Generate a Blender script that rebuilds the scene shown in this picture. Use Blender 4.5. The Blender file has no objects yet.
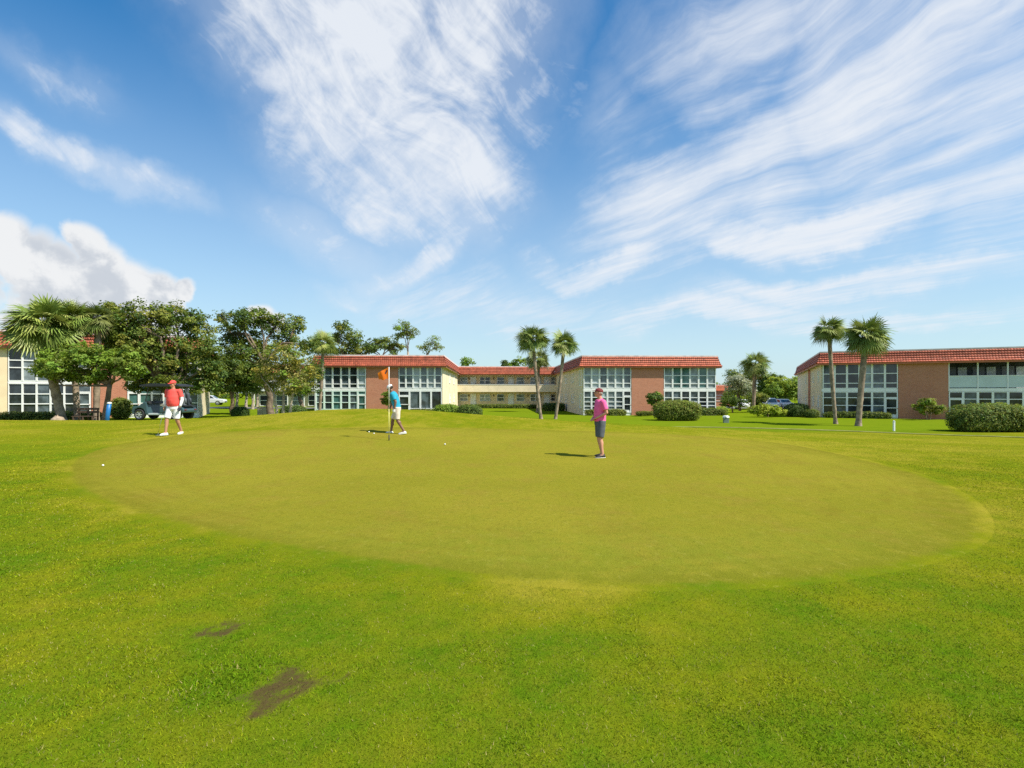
import bpy, math, random
import numpy as np
from mathutils import Vector, Matrix
R = math.radians
rng = np.random.default_rng(7)
random.seed(7)
scene = bpy.context.scene
COL = scene.collection
FPX, HZ, CAMZ = 550.0, 393.0, 1.64          # focal length in pixels, horizon row, eye height
SUN_EL, SUN_AZ = R(52), R(115)
SUN = Vector((math.sin(SUN_AZ)*math.cos(SUN_EL), math.cos(SUN_AZ)*math.cos(SUN_EL), math.sin(SUN_EL)))

# ------------------------------------------------------------------ noise and terrain
def _hash(i, j, s):
    n = (i*374761393 + j*668265263 + s*974634533) & 0xffffffff
    n = ((n ^ (n >> 13))*1274126177) & 0xffffffff
    return ((n ^ (n >> 16)) & 0xffff)/65535.0
def vnoise(x, y, s=0):
    x = np.asarray(x, float); y = np.asarray(y, float)
    i = np.floor(x).astype(np.int64); j = np.floor(y).astype(np.int64)
    u = x-i; v = y-j; u = u*u*(3-2*u); v = v*v*(3-2*v)
    a = _hash(i, j, s); b = _hash(i+1, j, s); c = _hash(i, j+1, s); d = _hash(i+1, j+1, s)
    return (a*(1-u)+b*u)*(1-v)+(c*(1-u)+d*u)*v
def fbm(x, y, s=0, o=4):
    t = 0; a = .5; n = 0
    x = np.asarray(x, float); y = np.asarray(y, float)
    for k in range(o):
        t = t + a*vnoise(x, y, s+k*17); n += a; a *= .55; x = x*2.03+11.3; y = y*2.03+4.7
    return t/n
def ss(a, b, x):
    t = np.clip((np.asarray(x, float)-a)/(b-a), 0, 1); return t*t*(3-2*t)
_gx = np.linspace(-90, 90, 721)
def smooth_tab(xs, zs, w):
    t = np.interp(_gx, xs, zs)
    k = np.exp(-.5*(np.arange(-40, 41)*.25/w)**2); k /= k.sum()
    return np.convolve(np.pad(t, 40, mode='edge'), k, 'valid')
_R = smooth_tab([-90,-30,-23,-17,-12,-7.8,-4.5,-2.4,1.3,8.5,15,23,60], [.38,.38,.36,.36,.58,.95,.88,.70,.40,.0,-.36,-.62,-.75], 1.4)
_F = smooth_tab([-90,-36,-20,-5,10,60], [-.15,-.15,-.42,-.6,-.72,-.74], 2.0)
def Z(x, y):
    x = np.asarray(x, float); y = np.asarray(y, float)
    r = np.interp(x, _gx, _R); f = np.interp(x, _gx, _F)
    a = ss(12, 25, y); b = ss(25.5, 35, y)
    z = r*a*(1-b) + f*b
    return z + .05*(fbm(x*.22+50, y*.22+50, 5, 2)-.5)*(1-ss(60, 90, y))*ss(-20, 0, y)
def zf(x, y): return float(Z(x, y))
def at(px, py, d0=1.5, d1=140):
    """first point of the terrain met when looking through a pixel of the photograph"""
    a = (px-512)/FPX; b = (HZ-py)/FPX
    d = np.arange(d0, d1, .02)
    h = CAMZ + b*d - Z(a*d, d)
    k = np.argmax(h < 0) if (h < 0).any() else len(d)-1
    dd = float(d[k]); return Vector((a*dd, dd, zf(a*dd, dd)))
def on(px, d):
    x = (px-512)/FPX*d; return Vector((x, d, zf(x, d)))
def P(px, py, d): return Vector(((px-512)/FPX*d, d, CAMZ+(HZ-py)/FPX*d))

# ------------------------------------------------------------------ mesh helpers
class MB:
    def __init__(s): s.v = []; s.f = []; s.c = []; s.n = 0
    def add(s, v, f, c=None):
        v = np.asarray(v, float).reshape(-1, 3); o = s.n
        s.v.append(v); s.f.extend([tuple(int(i)+o for i in q) for q in f]); s.n += len(v)
        c = np.ones((len(v), 3))*.5 if c is None else np.broadcast_to(np.asarray(c, float), (len(v), 3))
        s.c.append(c); return s
    def box(s, x0, x1, y0, y1, z0, z1, c=None):
        v = [(x, y, z) for z in (z0, z1) for y in (y0, y1) for x in (x0, x1)]
        return s.add(v, [(0,2,3,1),(4,5,7,6),(0,1,5,4),(2,6,7,3),(0,4,6,2),(1,3,7,5)], c)
    def loft(s, rings, n=12, cap=True, c=None):
        v = []; f = []
        for (p, A, B) in rings:
            p = np.array(p, float); A = np.array(A, float); B = np.array(B, float)
            for k in range(n):
                t = 2*math.pi*k/n; v.append(p+math.cos(t)*A+math.sin(t)*B)
        m = len(rings)
        for i in range(m-1):
            for k in range(n):
                k2 = (k+1) % n
                f.append((i*n+k, i*n+k2, (i+1)*n+k2, (i+1)*n+k))
        if cap:
            f.append(tuple(range(n-1, -1, -1))); f.append(tuple((m-1)*n+k for k in range(n)))
        return s.add(v, f, c)
    def tube(s, pts, rad, n=8, cap=True, c=None):
        pts = [Vector(p) for p in pts]
        if not hasattr(rad, '__len__'): rad = [rad]*len(pts)
        rings = []; up = None
        for i, p in enumerate(pts):
            t = (pts[min(i+1, len(pts)-1)]-pts[max(i-1, 0)]).normalized()
            if up is None: up = t.orthogonal().normalized()
            up = (up - t*up.dot(t)); up = up.normalized() if up.length > 1e-6 else t.orthogonal().normalized()
            b = t.cross(up)
            rings.append((p, up*rad[i], b*rad[i]))
        return s.loft(rings, n, cap, c)
    def ball(s, p, rx, ry=None, rz=None, n=12, m=8, c=None):
        ry = rx if ry is None else ry; rz = rx if rz is None else rz
        rings = []
        for i in range(m+1):
            t = math.pi*(.02+.96*i/m); r = math.sin(t)
            rings.append(((p[0], p[1], p[2]-rz*math.cos(t)), (rx*r, 0, 0), (0, ry*r, 0)))
        return s.loft(rings, n, True, c)
    def prism(s, prof, y0, y1, c=None):
        """profile in x,z extruded along y"""
        n = len(prof)
        v = [(x, y0, z) for x, z in prof]+[(x, y1, z) for x, z in prof]
        f = [tuple(range(n-1, -1, -1)), tuple(range(n, 2*n))]+[(i, (i+1) % n, n+(i+1) % n, n+i) for i in range(n)]
        return s.add(v, [q[::-1] for q in f], c)
    def mesh(s, name, smooth=False, col=False):
        me = bpy.data.meshes.new(name)
        v = np.concatenate(s.v)
        me.from_pydata([tuple(p) for p in v], [], s.f); me.update()
        if col:
            a = me.color_attributes.new('Col', 'FLOAT_COLOR', 'POINT')
            c = np.concatenate(s.c); c = np.concatenate([c, np.ones((len(c), 1))], 1)
            a.data.foreach_set('color', c.astype(np.float32).ravel())
        if smooth: me.polygons.foreach_set('use_smooth', [True]*len(me.polygons))
        return me
    def build(s, name, mat, parent=None, smooth=False, col=False, bevel=0, seg=2):
        o = link(name, s.mesh(name, smooth, col), mat, parent)
        if bevel:
            b = o.modifiers.new('Bevel', 'BEVEL'); b.width = bevel; b.segments = seg; b.limit_method = 'ANGLE'
            bake(o, smooth)
        return o
def link(name, me, mat, parent=None):
    o = bpy.data.objects.new(name, me); COL.objects.link(o)
    if mat is not None: me.materials.append(mat)
    if parent is not None: o.parent = parent
    return o
def bake(o, smooth=False):
    dg = bpy.context.evaluated_depsgraph_get()
    me = bpy.data.meshes.new_from_object(o.evaluated_get(dg))
    old = o.data; o.modifiers.clear(); o.data = me; bpy.data.meshes.remove(old); me.name = o.name
    if smooth: me.polygons.foreach_set('use_smooth', [True]*len(me.polygons))
def quads(V, C=None):
    """(N,k,3) polygons as one mesh, optional colours (N,3)"""
    N, k = V.shape[:2]
    me = bpy.data.meshes.new('m')
    me.vertices.add(N*k); me.vertices.foreach_set('co', V.astype(np.float32).ravel())
    me.loops.add(N*k); me.loops.foreach_set('vertex_index', np.arange(N*k, dtype=np.int32))
    me.polygons.add(N); me.polygons.foreach_set('loop_start', np.arange(0, N*k, k, dtype=np.int32))
    me.polygons.foreach_set('loop_total', np.full(N, k, dtype=np.int32))
    me.update(calc_edges=True)
    if C is not None:
        a = me.color_attributes.new('Col', 'FLOAT_COLOR', 'POINT')
        c = np.repeat(np.concatenate([C, np.ones((N, 1))], 1), k, 0)
        a.data.foreach_set('color', c.astype(np.float32).ravel())
    return me
def empty(name, loc, rz=0):
    o = bpy.data.objects.new(name, None); COL.objects.link(o)
    o.location = loc; o.rotation_euler = (0, 0, rz); o.empty_display_size = .3
    return o
def tag(o, label, cat, group=None):
    o['label'] = label; o['category'] = cat
    if group: o['group'] = group
    return o
def struct(o, kind='structure'):
    o['kind'] = kind; return o
def copy_tree(o, parent=None):
    c = o.copy(); COL.objects.link(c)
    if parent is not None: c.parent = parent
    for ch in list(o.children): copy_tree(ch, c)
    return c

# ------------------------------------------------------------------ materials
class X:
    """socket with arithmetic, for writing node trees as formulas"""
    T = None
    def __init__(s, k): s.k = k
    @staticmethod
    def op(o, *a, clamp=False):
        n = X.T.nodes.new('ShaderNodeMath'); n.operation = o; n.use_clamp = clamp
        for i, q in enumerate(a):
            if isinstance(q, X): X.T.links.new(q.k, n.inputs[i])
            else: n.inputs[i].default_value = float(q)
        return X(n.outputs[0])
    def __add__(s, o): return X.op('ADD', s, o)
    __radd__ = __add__
    def __sub__(s, o): return X.op('SUBTRACT', s, o)
    def __rsub__(s, o): return X.op('SUBTRACT', o, s)
    def __mul__(s, o): return X.op('MULTIPLY', s, o)
    __rmul__ = __mul__
    def __truediv__(s, o): return X.op('DIVIDE', s, o)
def sstep(a, b, x):
    n = X.T.nodes.new('ShaderNodeMapRange'); n.interpolation_type = 'SMOOTHSTEP'
    X.T.links.new(x.k, n.inputs['Value']); n.inputs['From Min'].default_value = a; n.inputs['From Max'].default_value = b
    return X(n.outputs['Result'])
def noise(vec, scale, detail=4, rough=.55, dist=0, out='Fac'):
    n = X.T.nodes.new('ShaderNodeTexNoise'); n.noise_dimensions = '3D'
    if vec is not None: X.T.links.new(vec, n.inputs['Vector'])
    n.inputs['Scale'].default_value = scale; n.inputs['Detail'].default_value = detail
    n.inputs['Roughness'].default_value = rough; n.inputs['Distortion'].default_value = dist
    return X(n.outputs[out])
def mixc(f, a, b):
    n = X.T.nodes.new('ShaderNodeMix'); n.data_type = 'RGBA'
    for i, q in ((0, f), (6, a), (7, b)):
        if isinstance(q, X): X.T.links.new(q.k, n.inputs[i])
        elif i == 0: n.inputs[0].default_value = q
        else: n.inputs[i].default_value = (*q, 1)
    return X(n.outputs[2])
def mapped(vec, sc=(1,1,1), rot=(0,0,0), loc=(0,0,0)):
    n = X.T.nodes.new('ShaderNodeMapping'); X.T.links.new(vec, n.inputs['Vector'])
    n.inputs['Scale'].default_value = sc; n.inputs['Rotation'].default_value = rot; n.inputs['Location'].default_value = loc
    return n.outputs[0]
def newmat(name):
    m = bpy.data.materials.new(name); m.use_nodes = True; X.T = m.node_tree
    p = m.node_tree.nodes['Principled BSDF']; return m, p
def setc(p, sock, val):
    if isinstance(val, X): X.T.links.new(val.k, p.inputs[sock])
    else: p.inputs[sock].default_value = (*val, 1) if hasattr(val, '__len__') else val
def coord(kind='Object'):
    n = X.T.nodes.new('ShaderNodeTexCoord'); return n.outputs[kind]
def bump(p, h, strength=.3, dist=.02):
    n = X.T.nodes.new('ShaderNodeBump'); X.T.links.new(h.k, n.inputs['Height'])
    n.inputs['Strength'].default_value = strength; n.inputs['Distance'].default_value = dist
    X.T.links.new(n.outputs[0], p.inputs['Normal'])
def pm(name, col, rough=.6, var=.12, scale=3, metal=0, spec=.5, bmp=0, bscale=40):
    """plain surface with uneven tone and optional fine relief"""
    m, p = newmat(name)
    v = coord()
    n = noise(v, scale, 5, .6)
    a = tuple(max(0, q*(1-var)) for q in col); b = tuple(min(1, q*(1+var)) for q in col)
    setc(p, 'Base Color', mixc(sstep(.3, .7, n), a, b)); setc(p, 'Roughness', rough); setc(p, 'Metallic', metal)
    p.inputs['Specular IOR Level'].default_value = spec
    if bmp: bump(p, noise(v, bscale, 4, .6), bmp, .01)
    return m
def leafmat(name, rough=.55, trans=.3, gain=1.0):
    m, p = newmat(name); nt = m.node_tree
    a = nt.nodes.new('ShaderNodeVertexColor'); a.layer_name = 'Col'
    c = X(a.outputs['Color'])
    setc(p, 'Base Color', c); setc(p, 'Roughness', rough); p.inputs['Specular IOR Level'].default_value = .3
    t = nt.nodes.new('ShaderNodeBsdfTranslucent'); nt.links.new(mixc(.35, c, (.30, .34, .02)).k, t.inputs['Color'])
    ms = nt.nodes.new('ShaderNodeMixShader'); ms.inputs[0].default_value = trans
    nt.links.new(p.outputs[0], ms.inputs[1]); nt.links.new(t.outputs[0], ms.inputs[2])
    nt.links.new(ms.outputs[0], nt.nodes['Material Output'].inputs['Surface'])
    return m
def colmat(name, rough=.7, bmp=0, bscale=30):
    m, p = newmat(name); nt = m.node_tree
    a = nt.nodes.new('ShaderNodeVertexColor'); a.layer_name = 'Col'
    n = noise(coord(), 6, 4, .6)
    setc(p, 'Base Color', mixc(sstep(.25, .75, n)*.35, X(a.outputs['Color']), (.05, .03, .02)))
    setc(p, 'Roughness', rough); p.inputs['Specular IOR Level'].default_value = .25
    if bmp: bump(p, noise(coord(), bscale, 3, .6), bmp, .02)
    return m
MAT = {}
MAT['leaf'] = leafmat('leaves', .6, .42)
MAT['frond'] = leafmat('palm_fronds', .45, .18)
MAT['blade'] = leafmat('grass_blades', .8, .35)
MAT['blade'].node_tree.nodes['Principled BSDF'].inputs['Specular IOR Level'].default_value = .06
MAT['bark'] = pm('bark', (.16, .12, .085), .9, .45, 5, bmp=.9, bscale=12, spec=.2)
MAT['pale_bark'] = pm('pale_bark', (.36, .30, .23), .9, .35, 4, bmp=.8, bscale=14, spec=.2)
MAT['palm_bark'] = pm('palm_bark', (.27, .21, .155), .9, .4, 3, bmp=1, bscale=8, spec=.2)
MAT['white_trim'] = pm('white_painted_frame', (.80, .81, .80), .45, .05, 2)
MAT['mint_trim'] = pm('pale_mint_painted_frame', (.66, .80, .75), .45, .05, 2)
MAT['cream'] = pm('cream_stucco', (.76, .61, .40), .9, .08, .8, spec=.2)
MAT['cream_light'] = pm('pale_cream_stucco', (.77, .66, .47), .9, .08, .8, spec=.2)
MAT['soffit'] = pm('soffit', (.62, .53, .40), .8, .06, 1)
MAT['tile'] = colmat('terracotta_tiles', .6)
MAT['cap'] = pm('pale_ridge_mortar', (.74, .58, .56), .8, .2, 2)
MAT['fascia'] = pm('fascia_orange_brown', (.46, .15, .07), .6, .1, 2)
MAT['flatroof'] = pm('flat_roof', (.4, .38, .35), .9, .15, .5)
MAT['door_white'] = pm('white_door', (.78, .79, .78), .5, .04, 2)
MAT['rail_panel'] = pm('pale_railing_panel', (.52, .60, .62), .5, .06, 1.2)
MAT['interior'] = pm('dark_room', (.05, .055, .06), .9, .5, .8)  # near-black colour stands in for unlit room depth; wall lamps share it
MAT['curtain'] = pm('room_curtain', (.42, .44, .42), .9, .15, 6)
MAT['screen'] = pm('insect_screen', (.10, .105, .11), .5, .3, .7)
def glass(name, col, var=.5):
    m, p = newmat(name)
    v = coord()
    n = noise(mapped(v, (1.1, 1, .9)), 1.3, 4, .6)
    a = tuple(q*(1-var) for q in col); b = tuple(q*(1+var) for q in col)
    setc(p, 'Base Color', mixc(sstep(.35, .65, n), a, b)); setc(p, 'Roughness', .06)
    p.inputs['Specular IOR Level'].default_value = .6
    return m
MAT['glass'] = [glass('dark_pane', (.025, .032, .038)), glass('slate_pane', (.085, .11, .125)), glass('curtained_pane', (.20, .24, .25), .3),
                glass('teal_pane', (.06, .14, .13), .3), glass('pale_blind_pane', (.33, .38, .40), .15)]
def brickmat(name, c1, c2, mortar):
    m, p = newmat(name); nt = m.node_tree
    s = nt.nodes.new('ShaderNodeSeparateXYZ'); nt.links.new(coord(), s.inputs[0])
    c = nt.nodes.new('ShaderNodeCombineXYZ'); nt.links.new(s.outputs[0], c.inputs[0]); nt.links.new(s.outputs[2], c.inputs[1])
    b = nt.nodes.new('ShaderNodeTexBrick'); nt.links.new(c.outputs[0], b.inputs['Vector'])
    b.inputs['Color1'].default_value = (*c1, 1); b.inputs['Color2'].default_value = (*c2, 1); b.inputs['Mortar'].default_value = (*mortar, 1)
    b.inputs['Scale'].default_value = 1; b.inputs['Brick Width'].default_value = .21; b.inputs['Row Height'].default_value = .075
    b.inputs['Mortar Size'].default_value = .008; b.inputs['Bias'].default_value = -.1
    n = noise(coord(), 1.2, 5, .65)
    setc(p, 'Base Color', mixc(sstep(.35, .75, n)*.3, X(b.outputs['Color']), (.50, .27, .18)))
    setc(p, 'Roughness', .9); p.inputs['Specular IOR Level'].default_value = .2
    return m
MAT['brick'] = brickmat('red_brown_brick', (.52, .195, .11), (.41, .145, .08), (.50, .31, .23))

# ------------------------------------------------------------------ camera, sun, sky
cam = bpy.data.cameras.new('camera'); co = bpy.data.objects.new('camera', cam); COL.objects.link(co)
co.location = (0, 0, CAMZ); co.rotation_euler = (R(90), 0, 0)
cam.sensor_width = 36; cam.lens = FPX/1024*36; cam.shift_y = (HZ-384)/1024; cam.clip_end = 8000; cam.clip_start = .05
scene.camera = co
sun = bpy.data.lights.new('sun', 'SUN'); sun.energy = 4.6; sun.angle = R(.55); sun.color = (1, .93, .80)
so = bpy.data.objects.new('sun', sun); COL.objects.link(so); so.rotation_euler = SUN.to_track_quat('Z', 'Y').to_euler(); so.location = (20, -10, 30)

w = bpy.data.worlds.new('World'); scene.world = w; w.use_nodes = True
X.T = w.node_tree; nt = w.node_tree
bg = nt.nodes['Background']
sky = nt.nodes.new('ShaderNodeTexSky'); sky.sky_type = 'NISHITA'; sky.sun_disc = False
sky.sun_elevation = SUN_EL; sky.sun_rotation = SUN_AZ; sky.air_density = 1.0; sky.dust_density = .6; sky.ozone_density = 1.6
SKYS = .10
def build_sky():
    g = nt.nodes.new('ShaderNodeTexCoord').outputs['Generated']
    s = nt.nodes.new('ShaderNodeSeparateXYZ'); nt.links.new(g, s.inputs[0])
    x, y, z = (X(s.outputs[i]) for i in range(3))
    az = X.op('ARCTAN2', x, y); el = X.op('ARCSINE', z)
    def comb(a, b, c=0):
        n = nt.nodes.new('ShaderNodeCombineXYZ')
        for i, q in enumerate((a, b, c)):
            if isinstance(q, X): nt.links.new(q.k, n.inputs[i])
            else: n.inputs[i].default_value = q
        return n.outputs[0]
    ae = comb(az, el)
    zz = X.op('MAXIMUM', z, .0) + .06
    pl = comb(x/zz, y/zz)                                   # a flat cloud layer seen from below
    wv = nt.nodes.new('ShaderNodeTexNoise'); nt.links.new(ae, wv.inputs['Vector']); wv.inputs['Scale'].default_value = 2.6; wv.inputs['Detail'].default_value = 3
    def warped(vec, amt):
        n = nt.nodes.new('ShaderNodeVectorMath'); n.operation = 'MULTIPLY_ADD'
        nt.links.new(wv.outputs['Color'], n.inputs[0]); n.inputs[1].default_value = (amt,)*3; nt.links.new(vec, n.inputs[2]); return n.outputs[0]
    w1 = noise(ae, 3.0, 7, .60); w2 = noise(mapped(ae, loc=(7.3, 2.1, 5)), 3.0, 7, .60)
    az1 = az + (w1-.5)*.30; el1 = el + (w2-.5)*.22
    def AE(px, py):
        a = math.atan((px-512)/FPX); return a, math.atan((HZ-py)/FPX*math.cos(a))
    def mask(c, A, B, soft=.0):
        c0 = AE(*c); a = AE(c[0]+A[0], c[1]+A[1]); b = AE(c[0]+B[0], c[1]+B[1])
        m = np.linalg.inv(np.array([[a[0]-c0[0], b[0]-c0[0]], [a[1]-c0[1], b[1]-c0[1]]]))
        du = az1-c0[0]; dv = el1-c0[1]
        u = du*m[0,0]+dv*m[0,1]; v = du*m[1,0]+dv*m[1,1]
        return sstep(1.25, soft, X.op('SQRT', u*u+v*v))
    def over(*ms):
        r = ms[0]
        for q in ms[1:]: r = X.op('MAXIMUM', r, q)
        return r
    # fibres drawn out along the wind on a flat cloud layer, and torn fleece
    def rot(vec, deg): return mapped(vec, rot=(0, 0, R(deg)))
    pw = warped(pl, .55); aw = warped(ae, .16)
    fibA = noise(mapped(rot(pw, 56.5), (.42, 1.9, 1)), 1.7, 12, .60, .25)
    fibB = noise(mapped(rot(pw, 61), (.55, 3.2, 1), loc=(3, 1, 0)), 3.6, 10, .62, .35)
    flA = noise(mapped(rot(aw, -30), (.8, 1.35, 1)), 6.0, 13, .60, .35)
    flB = noise(mapped(rot(aw, 35), (.6, 1.9, 1), loc=(4, 4, 4)), 13, 11, .62, .6)
    NF = fibA*.56+fibB*.22+flA*.22; NC = flA*.48+flB*.38+fibB*.14
    def cloud(M, N, gain, lo, hi, top): return sstep(lo, hi, M*1.0+(N-.5)*gain-(1-M)*.25)*sstep(.0, .3, M)*(sstep(.34, .62, N)*.45+.55)*top
    Mcell = over(mask((385, 0), (215, 20), (-12, 180), .40), mask((388, 148), (150, 85), (55, -90), .35), mask((520, 90), (80, 10), (0, 110), .1)*.62,
                 mask((452, 215), (70, 45), (35, -50), .1)*.85, mask((418, 264), (72, -46), (20, 22), .0)*.95, mask((370, 300), (48, -4), (0, 18), .0)*.7,
                 mask((345, 245), (120, 45), (10, -50), .0)*.68, mask((105, 160), (150, 64), (-10, 28), .1)*1.0, mask((45, 50), (115, 60), (10, -40), .0)*.50)
    Mfan = over(mask((930, 70), (370, -95), (70, 210), .35)*.86, mask((700, 200), (190, -115), (32, 72), .2)*.80, mask((720, 45), (170, -55), (40, 115), .2)*.82,
                mask((605, 264), (110, -12), (4, 24), .1)*1.0, mask((810, 222), (320, -74), (5, 34), .15)*.95, mask((850, 280), (320, -48), (5, 26), .1)*.85,
                mask((720, 314), (260, -20), (3, 26), .0)*.82, mask((900, 325), (260, -18), (3, 18), .0)*.75, mask((480, 300), (200, -10), (5, 40), .0)*.62, mask((620, 110), (60, -40), (30, 90), .0)*.55)
    dc = cloud(Mcell, NC, 2.5, .06, 1.18, .97); df = cloud(Mfan, NF, 2.3, -.06, 1.14, .95)
    veil = over(sstep(.05, .9, Mcell)*.34, sstep(.0, .8, Mfan)*(sstep(.3, .7, flA*.6+fibB*.4)*.34+.06))
    back = sstep(.2, -.3, y)*sstep(.4, .65, NF)*.6            # the sky behind the viewer
    d = over(dc, df, veil, back)
    d = X.op('MINIMUM', d, .93)
    haze = sstep(.62, .0, el)*.66
    # cumulus low on the left
    cu = lambda off, sc, dt, l=(0, 0, 0): noise(mapped(aw, loc=(off[0]+l[0], off[1]+l[1], l[2])), sc, dt, .60, .2)
    OFF = (.028, .030)                                        # a step towards the sun
    c1 = cu((0, 0), 15, 12); c1b = cu(OFF, 15, 12); c2 = cu((0, 0), 6.5, 6, (3, 8, 1)); c2b = cu(OFF, 6.5, 6, (3, 8, 1))
    az2 = az + (c2-.5)*.10; el2 = el+(c1-.5)*.05
    best = None; low = None
    for (px, py, r) in ((0,245,42),(30,262,44),(55,268,36),(86,248,27),(100,272,36),(128,286,30),(152,290,26),(177,289,17),(60,310,70),(130,318,60),(-60,270,80),(-120,300,90),(268,316,14),(282,322,12)):
        c0 = AE(px, py); k = math.cos(c0[0]); rr = r/FPX*k
        du = (az2-c0[0]); dv = el2-c0[1]
        q = 1-X.op('SQRT', du*du*(1/(k*k)*1.0)+dv*dv*1.15)/rr
        best = q if best is None else X.op('MAXIMUM', best, q)
    edge = best + (c1-.5)*1.1 + (c2-.5)*.9
    cum = sstep(-.08, .34, edge)
    # the sides turned to the sun are white; hollows, undersides and thick middles are grey
    lit = sstep(-.16, .12, (c1-c1b)*.9+(c2-c2b)*1.1+(el-.16)*.9)
    shade = (1-lit)*sstep(.0, .5, edge)*.68
    ccol = mixc(shade, (5.75, 5.8, 5.85), (3.1, 3.45, 4.0))
    skyc = nt.nodes.new('ShaderNodeHueSaturation'); skyc.inputs['Saturation'].default_value = 1.42; skyc.inputs['Value'].default_value = 1.04
    nt.links.new(sky.outputs[0], skyc.inputs['Color'])
    tint = nt.nodes.new('ShaderNodeMix'); tint.data_type = 'RGBA'; tint.blend_type = 'MULTIPLY'; tint.inputs[0].default_value = 1; tint.inputs[7].default_value = (.56, 1.05, 1.04, 1)
    nt.links.new(skyc.outputs[0], tint.inputs[6])
    c = mixc(haze, X(tint.outputs[2]), (4.3, 4.95, 5.8))
    c = mixc(sstep(.24, .0, el)*.30, c, (4.6, 5.1, 5.7))
    c = mixc(d, c, (5.5, 5.75, 6.1))
    c = mixc(cum*.97, c, ccol)
    nt.links.new(c.k, bg.inputs['Color'])
build_sky()
bg.inputs['Strength'].default_value = SKYS
w.cycles.sampling_method = 'AUTOMATIC'
vs = scene.view_settings
scene.display_settings.display_device = 'sRGB'
vs.view_transform = 'Standard'; vs.look = 'None'; vs.exposure = .62; vs.gamma = 1; vs.use_curve_mapping = False
cy = scene.cycles
cy.max_bounces = 6; cy.diffuse_bounces = 3; cy.glossy_bounces = 3; cy.transmission_bounces = 3; cy.transparent_max_bounces = 6
cy.caustics_reflective = False; cy.caustics_refractive = False
cy.use_denoising = False; cy.denoiser = 'OPENIMAGEDENOISE'; cy.denoising_input_passes = 'RGB_ALBEDO_NORMAL'; cy.denoising_prefilter = 'ACCURATE'; cy.use_adaptive_sampling = False; cy.adaptive_threshold = .01
cy.sample_clamp_indirect = 4

# ------------------------------------------------------------------ the ground
green_px = [(66,478),(70,462),(95,450),(130,442),(190,434),(260,430),(340,427.5),(420,427),(500,428.5),(600,431.5),(700,436),(780,443),(850,456),(920,474),
            (965,494),(988,515),(990,535),(970,550),(930,563),(870,576),(800,585),(720,589.5),(620,590.5),(520,585),(420,572),(320,557),(230,540),(150,520),(100,503),(75,490)]
GP = np.array([at(*p).xy[:] for p in green_px])
def catmull(P, n):
    out = []; m = len(P)
    for i in range(m):
        a, b, c, d = P[(i-1) % m], P[i], P[(i+1) % m], P[(i+2) % m]
        for t in np.linspace(0, 1, n, endpoint=False):
            out.append(.5*((2*b)+(c-a)*t+(2*a-5*b+4*c-d)*t*t+(3*b-a-3*c+d)*t**3))
    return np.array(out)
GO = catmull(GP, 8)
GC = GO.mean(0)
_ga = np.arctan2(GO[:,1]-GC[1], GO[:,0]-GC[0]); _gr = np.hypot(GO[:,0]-GC[0], GO[:,1]-GC[1])
_o = np.argsort(_ga); _ga = _ga[_o]; _gr = _gr[_o]
_ga = np.concatenate([_ga-2*np.pi, _ga, _ga+2*np.pi]); _gr = np.tile(_gr, 3)
def green_rel(x, y):
    """metres outside (+) or inside (-) the edge of the green, along the ray from its middle"""
    a = np.arctan2(y-GC[1], x-GC[0]); r = np.hypot(x-GC[0], y-GC[1])
    return r-np.interp(a, _ga, _gr)
DIRT = [(at(258,706), .13, .09), (at(268,695), .16, .10), (at(287,683), .22, .10), (at(318,678), .15, .05), (at(206,630), .19, .09), (at(230,622), .12, .05)]
def bare(x, y):
    b = np.full_like(x, -1, dtype=float)
    wx = x+(fbm(x*7, y*7, 31, 4)-.5)*.55; wy = y+(fbm(x*7, y*7, 41, 4)-.5)*.55
    for p, rx, ry in DIRT:
        b = np.maximum(b, 1-np.sqrt(((wx-p.x)/rx)**2+((wy-p.y)/(ry*1.6))**2))
    return ss(-.15, .75, b)
def tone(x, y):
    """0 deep green ... 1 yellow: how dry the turf is"""
    g = green_rel(x, y)
    t = .31 + .75*(fbm(x*.33, y*.33, 3, 3)-.5) + .9*(fbm(x*1.9+3, y*1.9, 9, 4)-.5) + .5*(fbm(x*6, y*6, 19, 3)-.5)
    t += .42*np.exp(-(np.maximum(g, 0)/.9)**2)*ss(.35, .65, fbm(x*.5, y*.5, 77, 2))
    t += .42*ss(13-4*ss(3, 9, x), 20-5*ss(3, 9, x), y)*(1-ss(30, 34, y))
    t += .15*ss(2, 8, x)*(1-ss(12, 20, y)) - .16*ss(0, -4, x)*(1-ss(7, 11, y))
    t -= .40*ss(31, 37, y)
    return np.clip(t, 0, 1)
def turf_col(t, extra=None):
    a = np.array([.078, .150, .004]); b = np.array([.175, .190, .006]); c = np.array([.270, .235, .022])
    t = t[..., None]
    col = np.where(t < .6, a+(b-a)*(t/.6), b+(c-b)*((t-.6)/.4))
    return col
def grid_axis(parts): return np.unique(np.concatenate(parts).round(4))
gx = grid_axis([-np.geomspace(60, 3500, 22), np.arange(-60, -12, 1.0), np.arange(-9, 9, .08), np.arange(-12, 12, .16), np.arange(12, 60, 1.0), np.geomspace(60, 3500, 22)])
gy = grid_axis([[-400, -150, -60, -25, -10, -4, -1], np.arange(0, 10, .08), np.arange(10, 14, .15), np.arange(12, 46, .4), np.geomspace(46, 4000, 34)])
gX, gY = np.meshgrid(gx, gy)
gZ = Z(gX, gY)
nx, ny = len(gx), len(gy)
idx = np.arange(nx*ny).reshape(ny, nx)
fc = np.stack([idx[:-1,:-1], idx[:-1,1:], idx[1:,1:], idx[1:,:-1]], -1).reshape(-1, 4)
me = bpy.data.meshes.new('ground')
me.vertices.add(nx*ny); me.vertices.foreach_set('co', np.stack([gX, gY, gZ], -1).astype(np.float32).ravel())
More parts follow.
